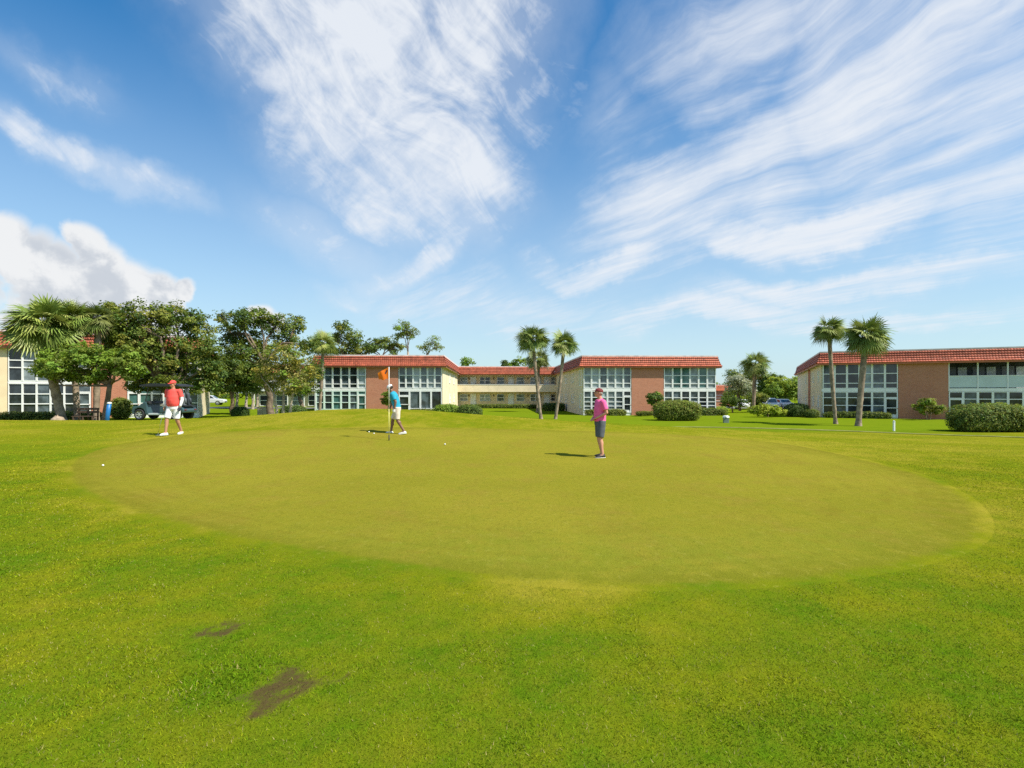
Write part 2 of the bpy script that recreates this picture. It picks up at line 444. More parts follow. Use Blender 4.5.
me.loops.add(len(fc)*4); me.loops.foreach_set('vertex_index', fc.astype(np.int32).ravel())
me.polygons.add(len(fc)); me.polygons.foreach_set('loop_start', np.arange(0, len(fc)*4, 4, dtype=np.int32)); me.polygons.foreach_set('loop_total', np.full(len(fc), 4, dtype=np.int32))
me.polygons.foreach_set('use_smooth', np.ones(len(fc), dtype=bool)); me.update(calc_edges=True)
ca = me.color_attributes.new('Col', 'FLOAT_COLOR', 'POINT')
tc = turf_col(tone(gX, gY)); lawn = ss(32, 37, gY)[..., None]
tc = tc*(1-lawn)+lawn*np.array([.135, .205, .006])
ca.data.foreach_set('color', np.concatenate([tc, bare(gX, gY)[..., None]], -1).astype(np.float32).ravel())
m, p = newmat('turf'); nt2 = m.node_tree
va = nt2.nodes.new('ShaderNodeVertexColor'); va.layer_name = 'Col'
oc = coord('Object')
n1 = noise(oc, 9, 5, .65); n2 = noise(oc, 55, 4, .7); n3 = noise(oc, 190, 2, .6); n4 = noise(oc, .9, 4, .6)
c = mixc(sstep(.35, .7, n1)*.55, X(va.outputs['Color']), (.16, .17, .012))
n8 = noise(mapped(oc, (1, .55, 1)), 14, 4, .75)
c = mixc(sstep(.45, .75, n4)*.35, c, (.075, .14, .006))
c = mixc(sstep(.50, .68, n8)*.40, c, (.07, .10, .006))
c = mixc(sstep(.52, .78, n2)*.55, c, (.035, .07, .006))
c = mixc(sstep(.55, .8, n3)*.35, c, (.30, .28, .06))
soil = mixc(n2, (.050, .032, .015), (.115, .075, .036)); soil = mixc(sstep(.5, .8, n3)*.6, soil, (.04, .028, .02))
c = mixc(sstep(.12, .92, X(va.outputs['Alpha'])*.80+(n2-.5)*1.1+(n1-.5)*.7)*.92, c, soil)
setc(p, 'Base Color', c); setc(p, 'Roughness', .9); p.inputs['Specular IOR Level'].default_value = .0
bump(p, n2*.6+n3*.4, .7, .02)
struct(link('ground', me, m))

# the putting green: a closely mown sheet just above the turf
NR = 60; ang = np.linspace(0, 2*np.pi, 240, endpoint=False); er = np.interp(ang, _ga, _gr)
V = [[GC[0], GC[1], zf(*GC)+.014]]
fr = np.concatenate([np.linspace(0, .94, 51)[1:], [.955, .97, .98, .99, 1.0, 1.03]])
for k, f in enumerate(fr):
    xx = GC[0]+np.cos(ang)*er*f; yy = GC[1]+np.sin(ang)*er*f
    zz = Z(xx, yy)+(np.interp(f, [0, .94, 1.0], [.014, .014, .005]) if f <= 1 else -.04)
    V += np.stack([xx, yy, zz], 1).tolist()
n = len(ang); FF = [(0, 1+k, 1+(k+1) % n) for k in range(n)]
for i in range(len(fr)-1):
    FF += [(1+i*n+k, 1+(i+1)*n+k, 1+(i+1)*n+(k+1) % n, 1+i*n+(k+1) % n) for k in range(n)]
m, p = newmat('mown_green'); oc = coord('Object')
n0 = noise(oc, .22, 4, .6); n1 = noise(mapped(oc, (1, .45, 1)), 1.1, 5, .65, .4); n2 = noise(oc, 45, 4, .7); n3 = noise(oc, 170, 2, .6); n5 = noise(oc, 7, 5, .7)
c = mixc(sstep(.3, .7, n0), (.200, .190, .016), (.250, .220, .022))
c = mixc(sstep(.45, .75, n1)*.55, c, (.225, .168, .026))
va = m.node_tree.nodes.new('ShaderNodeVertexColor'); va.layer_name = 'Col'
sp = m.node_tree.nodes.new('ShaderNodeSeparateColor'); X.T.links.new(va.outputs['Color'], sp.inputs[0])
cb = m.node_tree.nodes.new('ShaderNodeCombineXYZ'); X.T.links.new((X(sp.outputs[0])*26).k, cb.inputs[0]); X.T.links.new((X(sp.outputs[1])*5).k, cb.inputs[1])
rings = noise(cb.outputs[0], 1.0, 3, .6)                   # passes of the mower, following the edge
c = mixc(sstep(.45, .65, rings)*sstep(.45, .9, X(sp.outputs[0]))*sstep(.35, .6, n1)*.55, c, (.175, .145, .014))
c = mixc(sstep(.45, .7, n5)*.30, c, (.165, .190, .014))
tv = m.node_tree.nodes.new('ShaderNodeVertexColor'); tv.layer_name = 'Turf'
n6 = noise(oc, .75, 5, .65); n7 = noise(oc, 2.6, 5, .7)
c = mixc(sstep(.50, .72, n6)*.45, c, (.235, .165, .030))
c = mixc(X(tv.outputs['Alpha'])*sstep(.25, .6, n7)*.55, c, (.165, .200, .016))
c = mixc(sstep(.50, .72, n7)*.35, c, (.150, .175, .014))
c = mixc(sstep(.88, .985, X(sp.outputs[0]))*sstep(.30, .6, n7)*.55, c, (.135, .135, .008))
em = sstep(.15, .75, X(sp.outputs[2])+(n5-.5)*.9+(n7-.5)*.8)
c = mixc(em, X(tv.outputs['Color']), c)
n8 = noise(mapped(oc, (1, .55, 1)), 17, 4, .75); n9 = noise(mapped(oc, (1, .6, 1), loc=(3, 1, 0)), 11, 5, .75)
c = mixc(sstep(.50, .68, n8)*.42, c, (.120, .125, .010))
c = mixc(sstep(.54, .70, n9)*.38, c, (.300, .275, .050))
c = mixc(sstep(.48, .78, n2)*.45, c, (.10, .10, .010))
c = mixc(sstep(.52, .78, n3)*.45, c, (.34, .32, .07))
setc(p, 'Base Color', c); setc(p, 'Roughness', .9); p.inputs['Specular IOR Level'].default_value = .0
bump(p, n2*.6+n3*.4, 1.0, .016)
gc = [[0, .5, 0]]
for f in fr: gc += np.stack([np.full(n, f), .5+.5*np.sin(ang), np.clip((1-f)*er/.32, 0, 1)], 1).tolist()
gc[0][2] = 1
mb = MB(); mb.add(V, FF, np.array(gc)); go = mb.build('putting_green', m, smooth=True, col=True); struct(go)
VV = np.array(V); tt = go.data.color_attributes.new('Turf', 'FLOAT_COLOR', 'POINT')
tt.data.foreach_set('color', np.concatenate([turf_col(tone(VV[:,0], VV[:,1])), ss(7.5, 5.2, VV[:,1])[:,None]], 1).astype(np.float32).ravel())

# grass blades round the green, many close by and fewer and broader farther off
def scatter_blades():
    N = 1300000
    d = np.exp(rng.uniform(math.log(1.6), math.log(31), N))
    near = rng.uniform(0, 1, N) < .12
    d[near] = rng.uniform(.3, 3.6, near.sum())
    x = rng.uniform(-1, 1, N)*(1.05*d+5); y = d; fade = rng.uniform(0, 1, N) < 1-ss(1.0, 5.0, np.abs(x)-.98*d)
    g = green_rel(x, y)
    keep = fade & (g > -.50*rng.uniform(0, 1, N)**2.2+.02) & (rng.uniform(0, 1, N) > bare(x, y)*.55) & (y < 30.5)
    x = x[keep]; y = y[keep]; d = np.hypot(x, y); n = len(x)
    t = np.clip(tone(x, y)+rng.normal(0, .16, n), 0, 1)
    C = turf_col(t)*rng.uniform(.5, 2.45, (n, 1))*(1+.35*ss(9, 18, y))[:,None]  # far blades coloured brighter to make up for shading one another
    dry = rng.uniform(0, 1, n) < (.025+.07*fbm(x*2.1, y*2.1, 23, 3)**2)*(1-.8*ss(6, 14, y))
    C[dry] = np.array([.42, .36, .13])*rng.uniform(.7, 1.2, (dry.sum(), 1))
    bb = bare(x, y); soil = rng.uniform(0, 1, n) < ss(.02, .55, bb)*.9
    C[soil] = np.array([.105, .070, .034])*rng.uniform(.25, 2.2, (soil.sum(), 1))
    fr_ = (1-np.exp(-(np.maximum(green_rel(x, y), 0)/.25)))      # cut shorter at the collar of the green
    wp = at(222, 680); coarse = np.maximum(.35*ss(.60, .75, fbm(x*2.6+9, y*2.6, 61, 3)), .9*np.exp(-(((x-wp.x)/.30)**2+((y-wp.y)/.28)**2)))
    h = rng.uniform(.007, .018, n)*(.55+.45*fr_)*(1+.7*coarse)*(1-.45*ss(9, 20, y))
    h[soil] *= .55
    wd = np.maximum(rng.uniform(.0016, .0030, n), .00068*d)*(1+.5*coarse)
    a = rng.uniform(0, 2*np.pi, n); ux = np.cos(a); uy = np.sin(a)
    l = rng.uniform(0, 2*np.pi, n); lean = h*rng.uniform(.2, 1.5, n)
    z = Z(x, y)-.003
    V = np.empty((n, 3, 3))
    V[:,0] = np.stack([x-ux*wd, y-uy*wd, z], 1); V[:,1] = np.stack([x+ux*wd, y+uy*wd, z], 1)
    V[:,2] = np.stack([x+np.cos(l)*lean, y+np.sin(l)*lean, z+h], 1)
    o = link('grass', quads(V, C), MAT['blade']); struct(o, 'stuff'); return o
scatter_blades()

# cart path behind the green, parking lot and road behind the buildings
def ribbon(name, pts, w, mat, lift=.02):
    pts = [Vector(q) for q in pts]; fine = []
    for i in range(len(pts)-1):
        a, b, c, d = pts[max(i-1, 0)], pts[i], pts[i+1], pts[min(i+2, len(pts)-1)]
        for t in np.linspace(0, 1, 14, endpoint=False): fine.append(.5*((2*b)+(c-a)*t+(2*a-5*b+4*c-d)*t*t+(3*b-a-3*c+d)*t**3))
    fine.append(pts[-1]); V = []; F = []
    for i, q in enumerate(fine):
        t = (fine[min(i+1, len(fine)-1)]-fine[max(i-1, 0)]); t = Vector((-t.y, t.x)).normalized()
        for s in (-1, -.5, 0, .5, 1):
            e = q.xy+t*s*w/2; V.append((e.x, e.y, zf(e.x, e.y)+lift))
    for i in range(len(fine)-1):
        for s in range(4): k = i*5+s; F.append((k, k+5, k+6, k+1))
    mb = MB(); mb.add(V, F); return struct(mb.build(name, mat, smooth=True))
MAT['path'] = pm('worn_path', (.19, .20, .06), .9, .3, 1.5, spec=0)
MAT['asphalt'] = pm('asphalt', (.13, .13, .13), .9, .2, 1)
ribbon('cart_path', [(0, 46, 0), (4, 41, 0), (8, 38.3, 0), (14, 37.6, 0), (20, 34.5, 0), (25, 29.5, 0), (31, 23, 0)], 1.0, MAT['path'], .02)
ribbon('road', [(-75, 66, 0), (-52, 64, 0), (-36, 67, 0), (-20, 75, 0), (-4, 100, 0)], 5, MAT['asphalt'], .03)
ribbon('parking_lot', [(24, 92, 0), (36, 90, 0), (48, 92, 0), (62, 100, 0)], 12, MAT['asphalt'], .03)

# ------------------------------------------------------------------ buildings
def offset(poly, d):
    out = []; n = len(poly)
    for i in range(n):
        p0, p1, p2 = (Vector(poly[(i+k) % n]) for k in (-1, 0, 1))
        a = (p1-p0).normalized(); b = (p2-p1).normalized()
        n1 = Vector((a.y, -a.x)); n2 = Vector((b.y, -b.x))
        out.append(p1+(n1+n2)/(1+n1.dot(n2))*d)
    return out
def ring_prism(mb, po, pi, z0, z1):
    n = len(po)
    for i in range(n):
        j = (i+1) % n
        v = [(*po[i], z0), (*po[j], z0), (*pi[j], z0), (*pi[i], z0), (*po[i], z1), (*po[j], z1), (*pi[j], z1), (*pi[i], z1)]
        mb.add(v, [(3,2,1,0), (4,5,6,7), (0,1,5,4), (2,3,7,6)])
def tiled_roof(root, poly, ze, over=.45, inset=-.05, rise=1.1, courses=5, skip=(), base=(.45,.112,.062)):
    eave = offset(poly, over); top = offset(poly, -inset+over*0)
    Q = []; C = []; n = len(poly)
    for i in range(n):
        if i in skip: continue
        j = (i+1) % n
        e0 = Vector((*eave[i], ze)); e1 = Vector((*eave[j], ze)); t0 = Vector((*top[i], ze+rise)); t1 = Vector((*top[j], ze+rise))
        D = (e1-e0).normalized(); up = (t0-e0)-D*(t0-e0).dot(D); N = D.cross(up).normalized()
        a0 = (t0-e0).dot(D); a1 = (t1-e0).dot(D); L = (e1-e0).length
        lo = min(0, a0); hi = max(L, a1); per = .21; k = int((hi-lo)/per)+1
        xs = lo+np.arange(k*4+1)*per/4
        prof = np.tile([0, .75, 1, .75], k+1)[:len(xs)]*.018
        rowcol = rng.uniform(.86, 1.12, courses)
        for c in range(courses):
            ta, tb = c/courses, min(1, (c+1.10)/courses)
            def P_(x, t, h):
                h = h-.16*math.sin(math.pi*min(1, t))*(1-t)
                x = np.clip(x, t*a0, L+t*(a1-L))
                return np.array(e0)[None]+x[:,None]*np.array(D)[None]+t*np.array(up)[None]+h[:,None]*np.array(N)[None]
            A = P_(xs, ta, prof+.10); B = P_(xs, tb, prof+.02); G = P_(xs, ta, prof*0-.01)
            col = np.repeat(rng.normal(1, .13, k), 4)[:len(xs)-1, None]*np.array(base)*rowcol[c]
            col = np.clip(col*rng.uniform(.96, 1.04, (len(xs)-1, 3)), 0.01, .9)
            Q.append(np.stack([A[:-1], A[1:], B[1:], B[:-1]], 1)); C.append(col)
            Q.append(np.stack([G[:-1], G[1:], A[1:], A[:-1]], 1)); C.append(col*.9)
    r = link('roof', quads(np.concatenate(Q), np.concatenate(C)), MAT['tile'], root)
    mb = MB(); ring_prism(mb, offset(poly, -inset+.10), offset(poly, -inset-.15), ze+rise-.06, ze+rise+.07); mb.build('ridge_cap', MAT['cap'], r)
    mb = MB(); mb.add([(*q, ze+rise-.08) for q in offset(poly, -inset-.1)], [tuple(range(n))]); mb.build('flat_roof', MAT['flatroof'], r)
    mb = MB(); ring_prism(mb, offset(poly, over-.015), offset(poly, over-.06), ze-.16, ze+.03); mb.build('fascia', MAT['fascia'], r)
    mb = MB(); ring_prism(mb, offset(poly, over-.06), offset(poly, -.05), ze-.06, ze-.02); mb.build('soffit', MAT['soffit'], r)
def window(root, u0, u1, v, z0, z1, rows, trim, pane, fw=.08, name='window', knob=False):
    """one bay: a frame with cross bars and its panes"""
    f = MB(); y0, y1 = v-.07, v+.05
    f.box(u0, u0+fw, y0, y1, z0, z1); f.box(u1-fw, u1, y0, y1, z0, z1)
    f.box(u0+fw, u1-fw, y0+.01, y1, z1-fw, z1); f.box(u0+fw, u1-fw, y0+.01, y1, z0, z0+fw)
    h = z1-z0; zz = z0
    cuts = []
    for r in rows[:-1]:
        zz += r*h; cuts.append(zz); f.box(u0+fw, u1-fw, y0+.02, y1, zz-.035, zz+.035)
    o = f.build(name, trim, root)
    g = MB(); b = [z0+fw]+cuts+[z1-fw]
    for i in range(len(rows)):
        t = rng.normal(0, .006)
        g.add([(u0+fw, v+.03+t, b[i]), (u1-fw, v+.03-t, b[i]), (u1-fw, v+.03-t, b[i+1]), (u0+fw, v+.03+t, b[i+1])], [(0,1,2,3)])
    q = g.build('pane', pane, o)
    if knob:
        k = MB(); k.ball((u1-fw*.5, y0-.03, z0+(z1-z0)*.48), .035, n=8, m=5); k.build('handle', MAT['fascia'], o)
    return o
def glazing(root, u0, u1, z0, z1, n, rows, trim, mats, v=0, door=None, drows=(.5, .5), dtop=None, base=0, fw=.08):
    wd = (u1-u0)/n
    for k in range(n):
        a, b = u0+k*wd+.004, u0+(k+1)*wd-.004
        p = MAT['glass'][mats[k % len(mats)]]
        if door == k:
            zt = dtop
            window(root, a, b, v, zt, z1, (1,), trim, p, fw)
            window(root, a, b, v-.01, base+.05, zt-.01, drows, MAT['white_trim'], p, .11, 'door', True)
        else: window(root, a, b, v, z0, z1, rows, trim, p, fw)
def wall(root, x0, x1, y0, y1, z0, z1, mat, name='wall'):
    mb = MB(); mb.box(x0, x1, y0, y1, z0, z1); return mb.build(name, MAT[mat], root)
def sconce(root, u, v, z):
    mb = MB(); mb.loft([((u, v-.09, z-.14), (.05,0,0), (0,.05,0)), ((u, v-.09, z+.1), (.09,0,0), (0,.08,0)), ((u, v-.09, z+.16), (.03,0,0), (0,.03,0))], 8)
    mb.box(u-.03, u+.03, v-.06, v, z-.04, z+.04); mb.build('wall_lamp', MAT['interior'], root)
UP = (.24, .39, .37)
# the complex of two wings and a back gallery round a lawn
A = empty('apartment_building', (-.45, 57.9, -.5), R(2.0))
tag(A, 'long two storey apartment block with two brick fronted wings around a cream back gallery', 'building')
EH = 4.95
polyA = [(-20,0),(-6.8,0),(-6.8,24),(7.95,24),(7.95,0),(22.25,0),(22.25,34),(-20,34)]
tiled_roof(A, polyA, EH, skip=(6,))
wall(A, -20, -6.8, .16, 34, -.6, EH-.03, 'cream_light'); wall(A, 7.95, 22.25, .16, 34, -.6, EH-.03, 'cream_light')
wall(A, -6.8, 7.95, 25.4, 33.9, -.6, EH-.03, 'cream')
# left wing front
wall(A, -19.98, -14.75, -.02, .157, -.6, .40, 'white_trim', 'sill_wall'); wall(A, -19.98, -14.75, -.05, .157, 2.38, 2.62, 'white_trim', 'floor_band')
glazing(A, -19.95, -14.78, 2.63, 4.9, 6, (.20, .40, .40), MAT['white_trim'], [0,1,0,1,0,4])
glazing(A, -19.95, -14.78, .41, 2.37, 6, (.38, .38, .24), MAT['mint_trim'], [1,0,3,0,1,3], door=5, dtop=1.95)
wall(A, -14.75, -11.45, -.10, .157, -.6, EH-.03, 'brick', 'brick_panel')
wall(A, -11.43, -6.86, -.05, .157, 2.38, 2.62, 'white_trim', 'floor_band')
glazing(A, -11.4, -6.9, 2.63, 4.9, 6, (.24, .36, .40), MAT['white_trim'], [1,1,4,1,2,1])
wall(A, -11.43, -6.9, .12, .157, -.5, 2.37, 'interior', 'porch_room')  # thin dark sheet standing in for the unlit depth of the porch
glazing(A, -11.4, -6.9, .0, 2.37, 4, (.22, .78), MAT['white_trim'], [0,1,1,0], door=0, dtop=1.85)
wall(A, -6.88, -6.80, -.08, .157, -.6, EH-.03, 'cream_light', 'corner_pier')
wall(A, -20.05, -19.97, -.08, .157, -.6, EH-.03, 'white_trim', 'corner_pier')
# right wing front
wall(A, 8.0, 13.1, -.02, .157, -.6, .34, 'white_trim', 'sill_wall'); wall(A, 8.0, 13.1, -.05, .157, 2.38, 2.62, 'white_trim', 'floor_band')
glazing(A, 8.02, 13.1, 2.63, 4.9, 6, (.24, .38, .38), MAT['white_trim'], [2,4,1,2,2,1])
glazing(A, 8.02, 13.1, .35, 2.37, 6, (.20, .22, .24, .34), MAT['white_trim'], [1,0,4,2,1,0], door=5, dtop=1.8)
wall(A, 13.12, 16.55, -.10, .157, -.6, EH-.03, 'brick', 'brick_panel')
wall(A, 16.57, 22.2, -.02, .157, -.6, .34, 'white_trim', 'sill_wall'); wall(A, 16.57, 22.2, -.05, .157, 2.38, 2.62, 'white_trim', 'floor_band')
glazing(A, 16.6, 22.2, 2.63, 4.9, 6, (.22, .38, .40), MAT['white_trim'], [2,3,3,2,3,2])
glazing(A, 16.6, 22.2, .35, 2.37, 6, (.22, .20, .22, .36), MAT['white_trim'], [1,1,0,1,0,1])
# sides of the wings towards the court
S = [(1.2, .5, 2.1), (1.2, 2.9, 4.6), (7, .9, 2.0), (7, 3.3, 4.4), (13, .9, 2.0), (13, 3.3, 4.4), (18, .9, 2.0)]
for (yy, z0, z1) in S:
    f = window(A, -.8, .8, 0, z0, z1, (.5, .5), MAT['white_trim'], MAT['glass'][1]); f.location = (7.94, yy, 0); f.rotation_euler = (0, 0, R(-90))
for (yy, z0, z1) in ((9, .9, 2.0), (9, 3.3, 4.4), (16, 3.3, 4.4), (16, .9, 2.0)):
    f = window(A, -.7, .7, 0, z0, z1, (.5, .5), MAT['white_trim'], MAT['glass'][1]); f.location = (-6.79, yy, 0); f.rotation_euler = (0, 0, R(90))
# back gallery
wall(A, -6.795, 7.945, 24.0, 25.397, 2.36, 2.56, 'cream_light', 'gallery_floor')
wall(A, -6.795, 7.945, 23.9, 24.04, 2.30, 3.35, 'cream_light', 'gallery_parapet'); wall(A, -6.795, 7.945, 23.86, 24.08, 3.352, 3.41, 'white_trim', 'parapet_rail')
for kind, u0, u1 in (('w', -6.55, -5.35), ('d', -4.95, -4.1), ('w', -3.55, -1.95), ('w', -.95, .15), ('d', .75, 1.6), ('w', 2.0, 3.2), ('w', 4.1, 5.7), ('d', 6.2, 7.05), ('w', 7.2, 7.9)):
    for zb in (0, 2.56):
        if kind == 'd':
            mb = MB(); mb.box(u0, u1, 25.33, 25.397, zb+.02, zb+2.05); d = mb.build('door', MAT['door_white'], A)
            k = MB(); k.ball((u1-.1, 25.29, zb+1.0), .04, n=8, m=5); k.build('handle', MAT['fascia'], d)
        else:
            n = 2 if u1-u0 > 1.4 else 1
            for q in range(n):
                a = u0+(u1-u0)*q/n; window(A, a+.005, a+(u1-u0)/n-.005, 25.36, zb+.9, zb+1.98, (.5, .5), MAT['white_trim'], MAT['glass'][[1, 4, 0, 2][int(rng.integers(4))]], .06)
for u in (-1.45, 3.75, -5.15):
    for zb in (0, 2.56): sconce(A, u, 25.395, zb+1.75)

# the right hand building, turned towards the green
B = empty('apartment_building', (30.1, 53.5, -.72), R(-24))
tag(B, 'two storey apartment block at the far right with brick panel and open upper balcony', 'building')
EB = 5.2
polyB = [(0,0),(16.3,0),(16.3,34),(0,34)]
tiled_roof(B, polyB, EB, skip=(2,))
wall(B, 0, 9.98, .16, 34, -.6, EB-.03, 'cream_light'); wall(B, 9.99, 16.3, 1.7, 34, -.6, EB-.03, 'cream_light'); wall(B, 9.99, 16.3, .16, 1.69, -.6, 2.5, 'cream_light')
wall(B, .08, 6.2, -.02, .157, -.6, .36, 'white_trim', 'sill_wall'); wall(B, .02, 6.2, -.05, .157, 2.50, 2.76, 'white_trim', 'floor_band')
glazing(B, .1, 6.2, 2.77, 5.14, 6, (.22, .38, .40), MAT['white_trim'], [1,0,0,2,1,0])
glazing(B, .1, 6.2, .37, 2.49, 6, (.38, .35, .27), MAT['white_trim'], [0,1,0,0,1,0], door=5, dtop=1.9)
wall(B, 6.22, 9.96, -.10, .157, -.6, EB-.03, 'brick', 'brick_panel')
wall(B, 9.98, 16.25, -.05, 1.69, 2.52, 2.78, 'white_trim', 'balcony_floor')
wall(B, 9.98, 16.25, -.02, .157, -.6, .36, 'white_trim', 'sill_wall')
glazing(B, 10.0, 16.25, .37, 2.5, 6, (.30, .38, .32), MAT['white_trim'], [0,1,0,1,0,1], door=0, dtop=1.85)
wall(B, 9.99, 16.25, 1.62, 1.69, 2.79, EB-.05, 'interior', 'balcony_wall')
for k in range(3):
    a = 10.0+k*2.08
    wall(B, a+.04, a+2.04, .0, .05, 2.85, 3.85, 'rail_panel', 'railing_panel'); wall(B, a+.04, a+2.04, -.03, .08, 3.852, 3.91, 'white_trim', 'railing')
    wall(B, a+1.1, a+1.75, 1.55, 1.60, 2.8, 4.7, 'curtain', 'curtain'); wall(B, a+.1, a+.95, 1.56, 1.61, 2.8, 4.75, 'screen', 'sliding_door')
for k in range(4): wall(B, 9.98+k*2.07, 10.06+k*2.07, -.05, .10, 2.782, EB-.07, 'white_trim', 'post')
for (yy, z0, z1) in ((2.6, .9, 2.1), (2.6, 3.4, 4.6), (8, .9, 2.1), (8, 3.4, 4.6), (18, .9, 2.1), (18, 3.4, 4.6)):
    f = window(B, -.35, .35, 0, z0, z1, (.5, .5), MAT['white_trim'], MAT['glass'][1]); f.location = (-.01, yy, 0); f.rotation_euler = (0, 0, R(-90))
wall(B, -.06, -.003, 12, 14.5, -.6, EB-.04, 'brick', 'brick_strip')

# the left hand building behind the palms
D_ = empty('apartment_building', (-36.2, 39.5, -.15), R(24))
tag(D_, 'two storey apartment block behind the left palms with orange brick panel and white window grid', 'building')
polyD = [(-9,0),(12,0),(12,9),(-9,9)]
tiled_roof(D_, polyD, 5.15, skip=(2, 3))
wall(D_, -9, 12, .16, 9, -.6, 5.12, 'cream_light'); wall(D_, -9, -.03, -.06, .157, -.6, 5.12, 'cream', 'end_wall')
for zb in (.9, 3.3): window(D_, -3.2, -1.9, -.06, zb, zb+1.3, (.5, .5), MAT['white_trim'], MAT['glass'][0]); window(D_, -6.6, -5.2, -.06, zb, zb+1.3, (.5, .5), MAT['white_trim'], MAT['glass'][1])
for a, b, dr in ((0, 4.9, 5), (7.15, 11.95, 0)):
    wall(D_, a, b, -.02, .157, -.6, .22, 'white_trim', 'sill_wall'); wall(D_, a, b, -.05, .157, 2.50, 2.65, 'white_trim', 'floor_band')
    glazing(D_, a+.02, b-.02, 2.66, 5.08, 6, (.40, .22, .38), MAT['white_trim'], [0,2,1,0,1,1], fw=.05)
    glazing(D_, a+.02, b-.02, .23, 2.49, 6, (.34, .32, .34), MAT['white_trim'], [0,0,1,0,0,1] if a == 0 else [3,3,1,3,3,1], door=dr, dtop=1.85, fw=.05)
wall(D_, 4.92, 7.13, -.10, .157, -.6, 5.12, 'brick', 'brick_panel')

# farther buildings, seen between the trees
E_ = empty('apartment_building', (-35.5, 76, -.5), R(3))
tag(E_, 'cream apartment block half hidden behind the big oaks at the left', 'building')
tiled_roof(E_, [(0,0),(10.5,0),(10.5,12),(0,12)], 4.95, skip=(2, 3))
wall(E_, 0, 10.5, .16, 12, -.5, 4.92, 'cream_light'); wall(E_, 0, 10.5, -.6, .157, 2.4, 2.56, 'white_trim', 'gallery_floor')
for k in range(4):
    for zb in (.35, 2.95): window(E_, .6+k*2.2, 2.2+k*2.2, .08, zb, zb+1.5, (.5, .5), MAT['white_trim'], MAT['glass'][k % 3])
for k in range(5): wall(E_, .05+k*2.25, .15+k*2.25, -.58, -.48, -.4, 4.9, 'white_trim', 'post')
wall(E_, 0, 10.4, -.6, -.55, 2.562, 3.4, 'white_trim', 'railing')
G_ = empty('apartment_building', (28.5, 97, -.7), R(0))
tag(G_, 'small single storey brick building with red tiled roof beyond the right wing', 'building')
tiled_roof(G_, [(0,0),(10,0),(10,8),(0,8)], 2.75, rise=1.0, skip=(2,), base=(.55,.14,.06))
wall(G_, 0, 10, .02, 8, -.5, 2.72, 'brick')
for k in range(3): window(G_, 1+k*3, 2.6+k*3, .0, .9, 2.0, (.5, .5), MAT['white_trim'], MAT['glass'][1])

# ------------------------------------------------------------------ vegetation
def leaves(P_, n, spread, size, cols, up=.5, flat=.7, seed=0, cvar=.18, out=None):
    """clumps of leaf-shaped faces: P_ clump centres (K,3), n leaves per clump, spread radius, leaf size"""
    r = np.random.default_rng(seed); K = len(P_)
    spread = np.broadcast_to(spread, (K,))
    o = r.normal(0, 1, (K, n, 3)); o /= np.linalg.norm(o, axis=2, keepdims=True)+1e-9
    o *= (r.uniform(.15, 1, (K, n, 1))**.5)*spread[:,None,None]; o[...,2] *= flat
    c = (np.asarray(P_)[:,None,:]+o).reshape(-1, 3); N = len(c)
    nrm = r.normal(0, 1, (N, 3)); nrm[:,2] = np.abs(nrm[:,2])+up; nrm += (o.reshape(-1,3)/np.repeat(spread, n)[:,None])*.5
    if out is not None: nrm += np.repeat(out, n, 0)*1.3
    nrm /= np.linalg.norm(nrm, axis=1, keepdims=True)
    t = r.normal(0, 1, (N, 3)); t -= nrm*(t*nrm).sum(1, keepdims=True); t /= np.linalg.norm(t, axis=1, keepdims=True)
    b = np.cross(nrm, t); s = (size*r.uniform(.6, 1.35, N))[:,None]
    V = np.stack([c-t*s*.5, c+b*s*.26+t*s*.05, c+t*s*.5-nrm*s*.12, c-b*s*.26+t*s*.05], 1)
    cc = np.asarray(cols)
    pick = r.integers(0, len(cc), K); base = cc[pick]*r.uniform(.8, 1.25, (K, 1))
    C = 2.15*np.array([1.14, 1.0, .80])*np.repeat(base, n, 0)*r.normal(1, cvar, (N, 1)).clip(.5, 1.7)
    return V, np.clip(C, .003, .9)
def lobes_to_world(lobes, d, dd=0, depth=.9):
    out = []
    for i, (px, py, rx, ry) in enumerate(lobes):
        k = d/FPX
        out.append((np.array(P(px, py, d+(((i*37) % 7)/6-.5)*dd)), np.array([rx*k, min(rx, 1.4*ry)*k*depth, ry*k])))
    return out
OAK = [(.060,.092,.018),(.074,.108,.018),(.090,.115,.022),(.048,.076,.016),(.115,.130,.028)]
DARK = [(.030,.062,.016),(.040,.078,.018),(.050,.085,.020),(.024,.050,.014)]
BRIGHT = [(.085,.150,.020),(.105,.165,.025),(.065,.125,.018)]
LIME = [(.15,.21,.02),(.18,.23,.03),(.12,.18,.02)]
OLIVE = [(.11,.12,.035),(.14,.14,.05),(.08,.10,.03),(.17,.16,.03)]
SILVER = [(.17,.21,.19),(.12,.16,.14),(.21,.24,.21)]
def crown_points(lobes, per, r):
    out = []; nn = []
    for c, rad in lobes:
        n = max(5, int(1.7*per*(rad[0]*rad[2])**.8))
        q = r.normal(0, 1, (n, 3)); q /= np.linalg.norm(q, axis=1, keepdims=True)
        q *= r.uniform(.12, 1.0, (n, 1))**.55
        out.append(c+q*rad); nn.append(q)
    return np.concatenate(out), np.concatenate(nn)
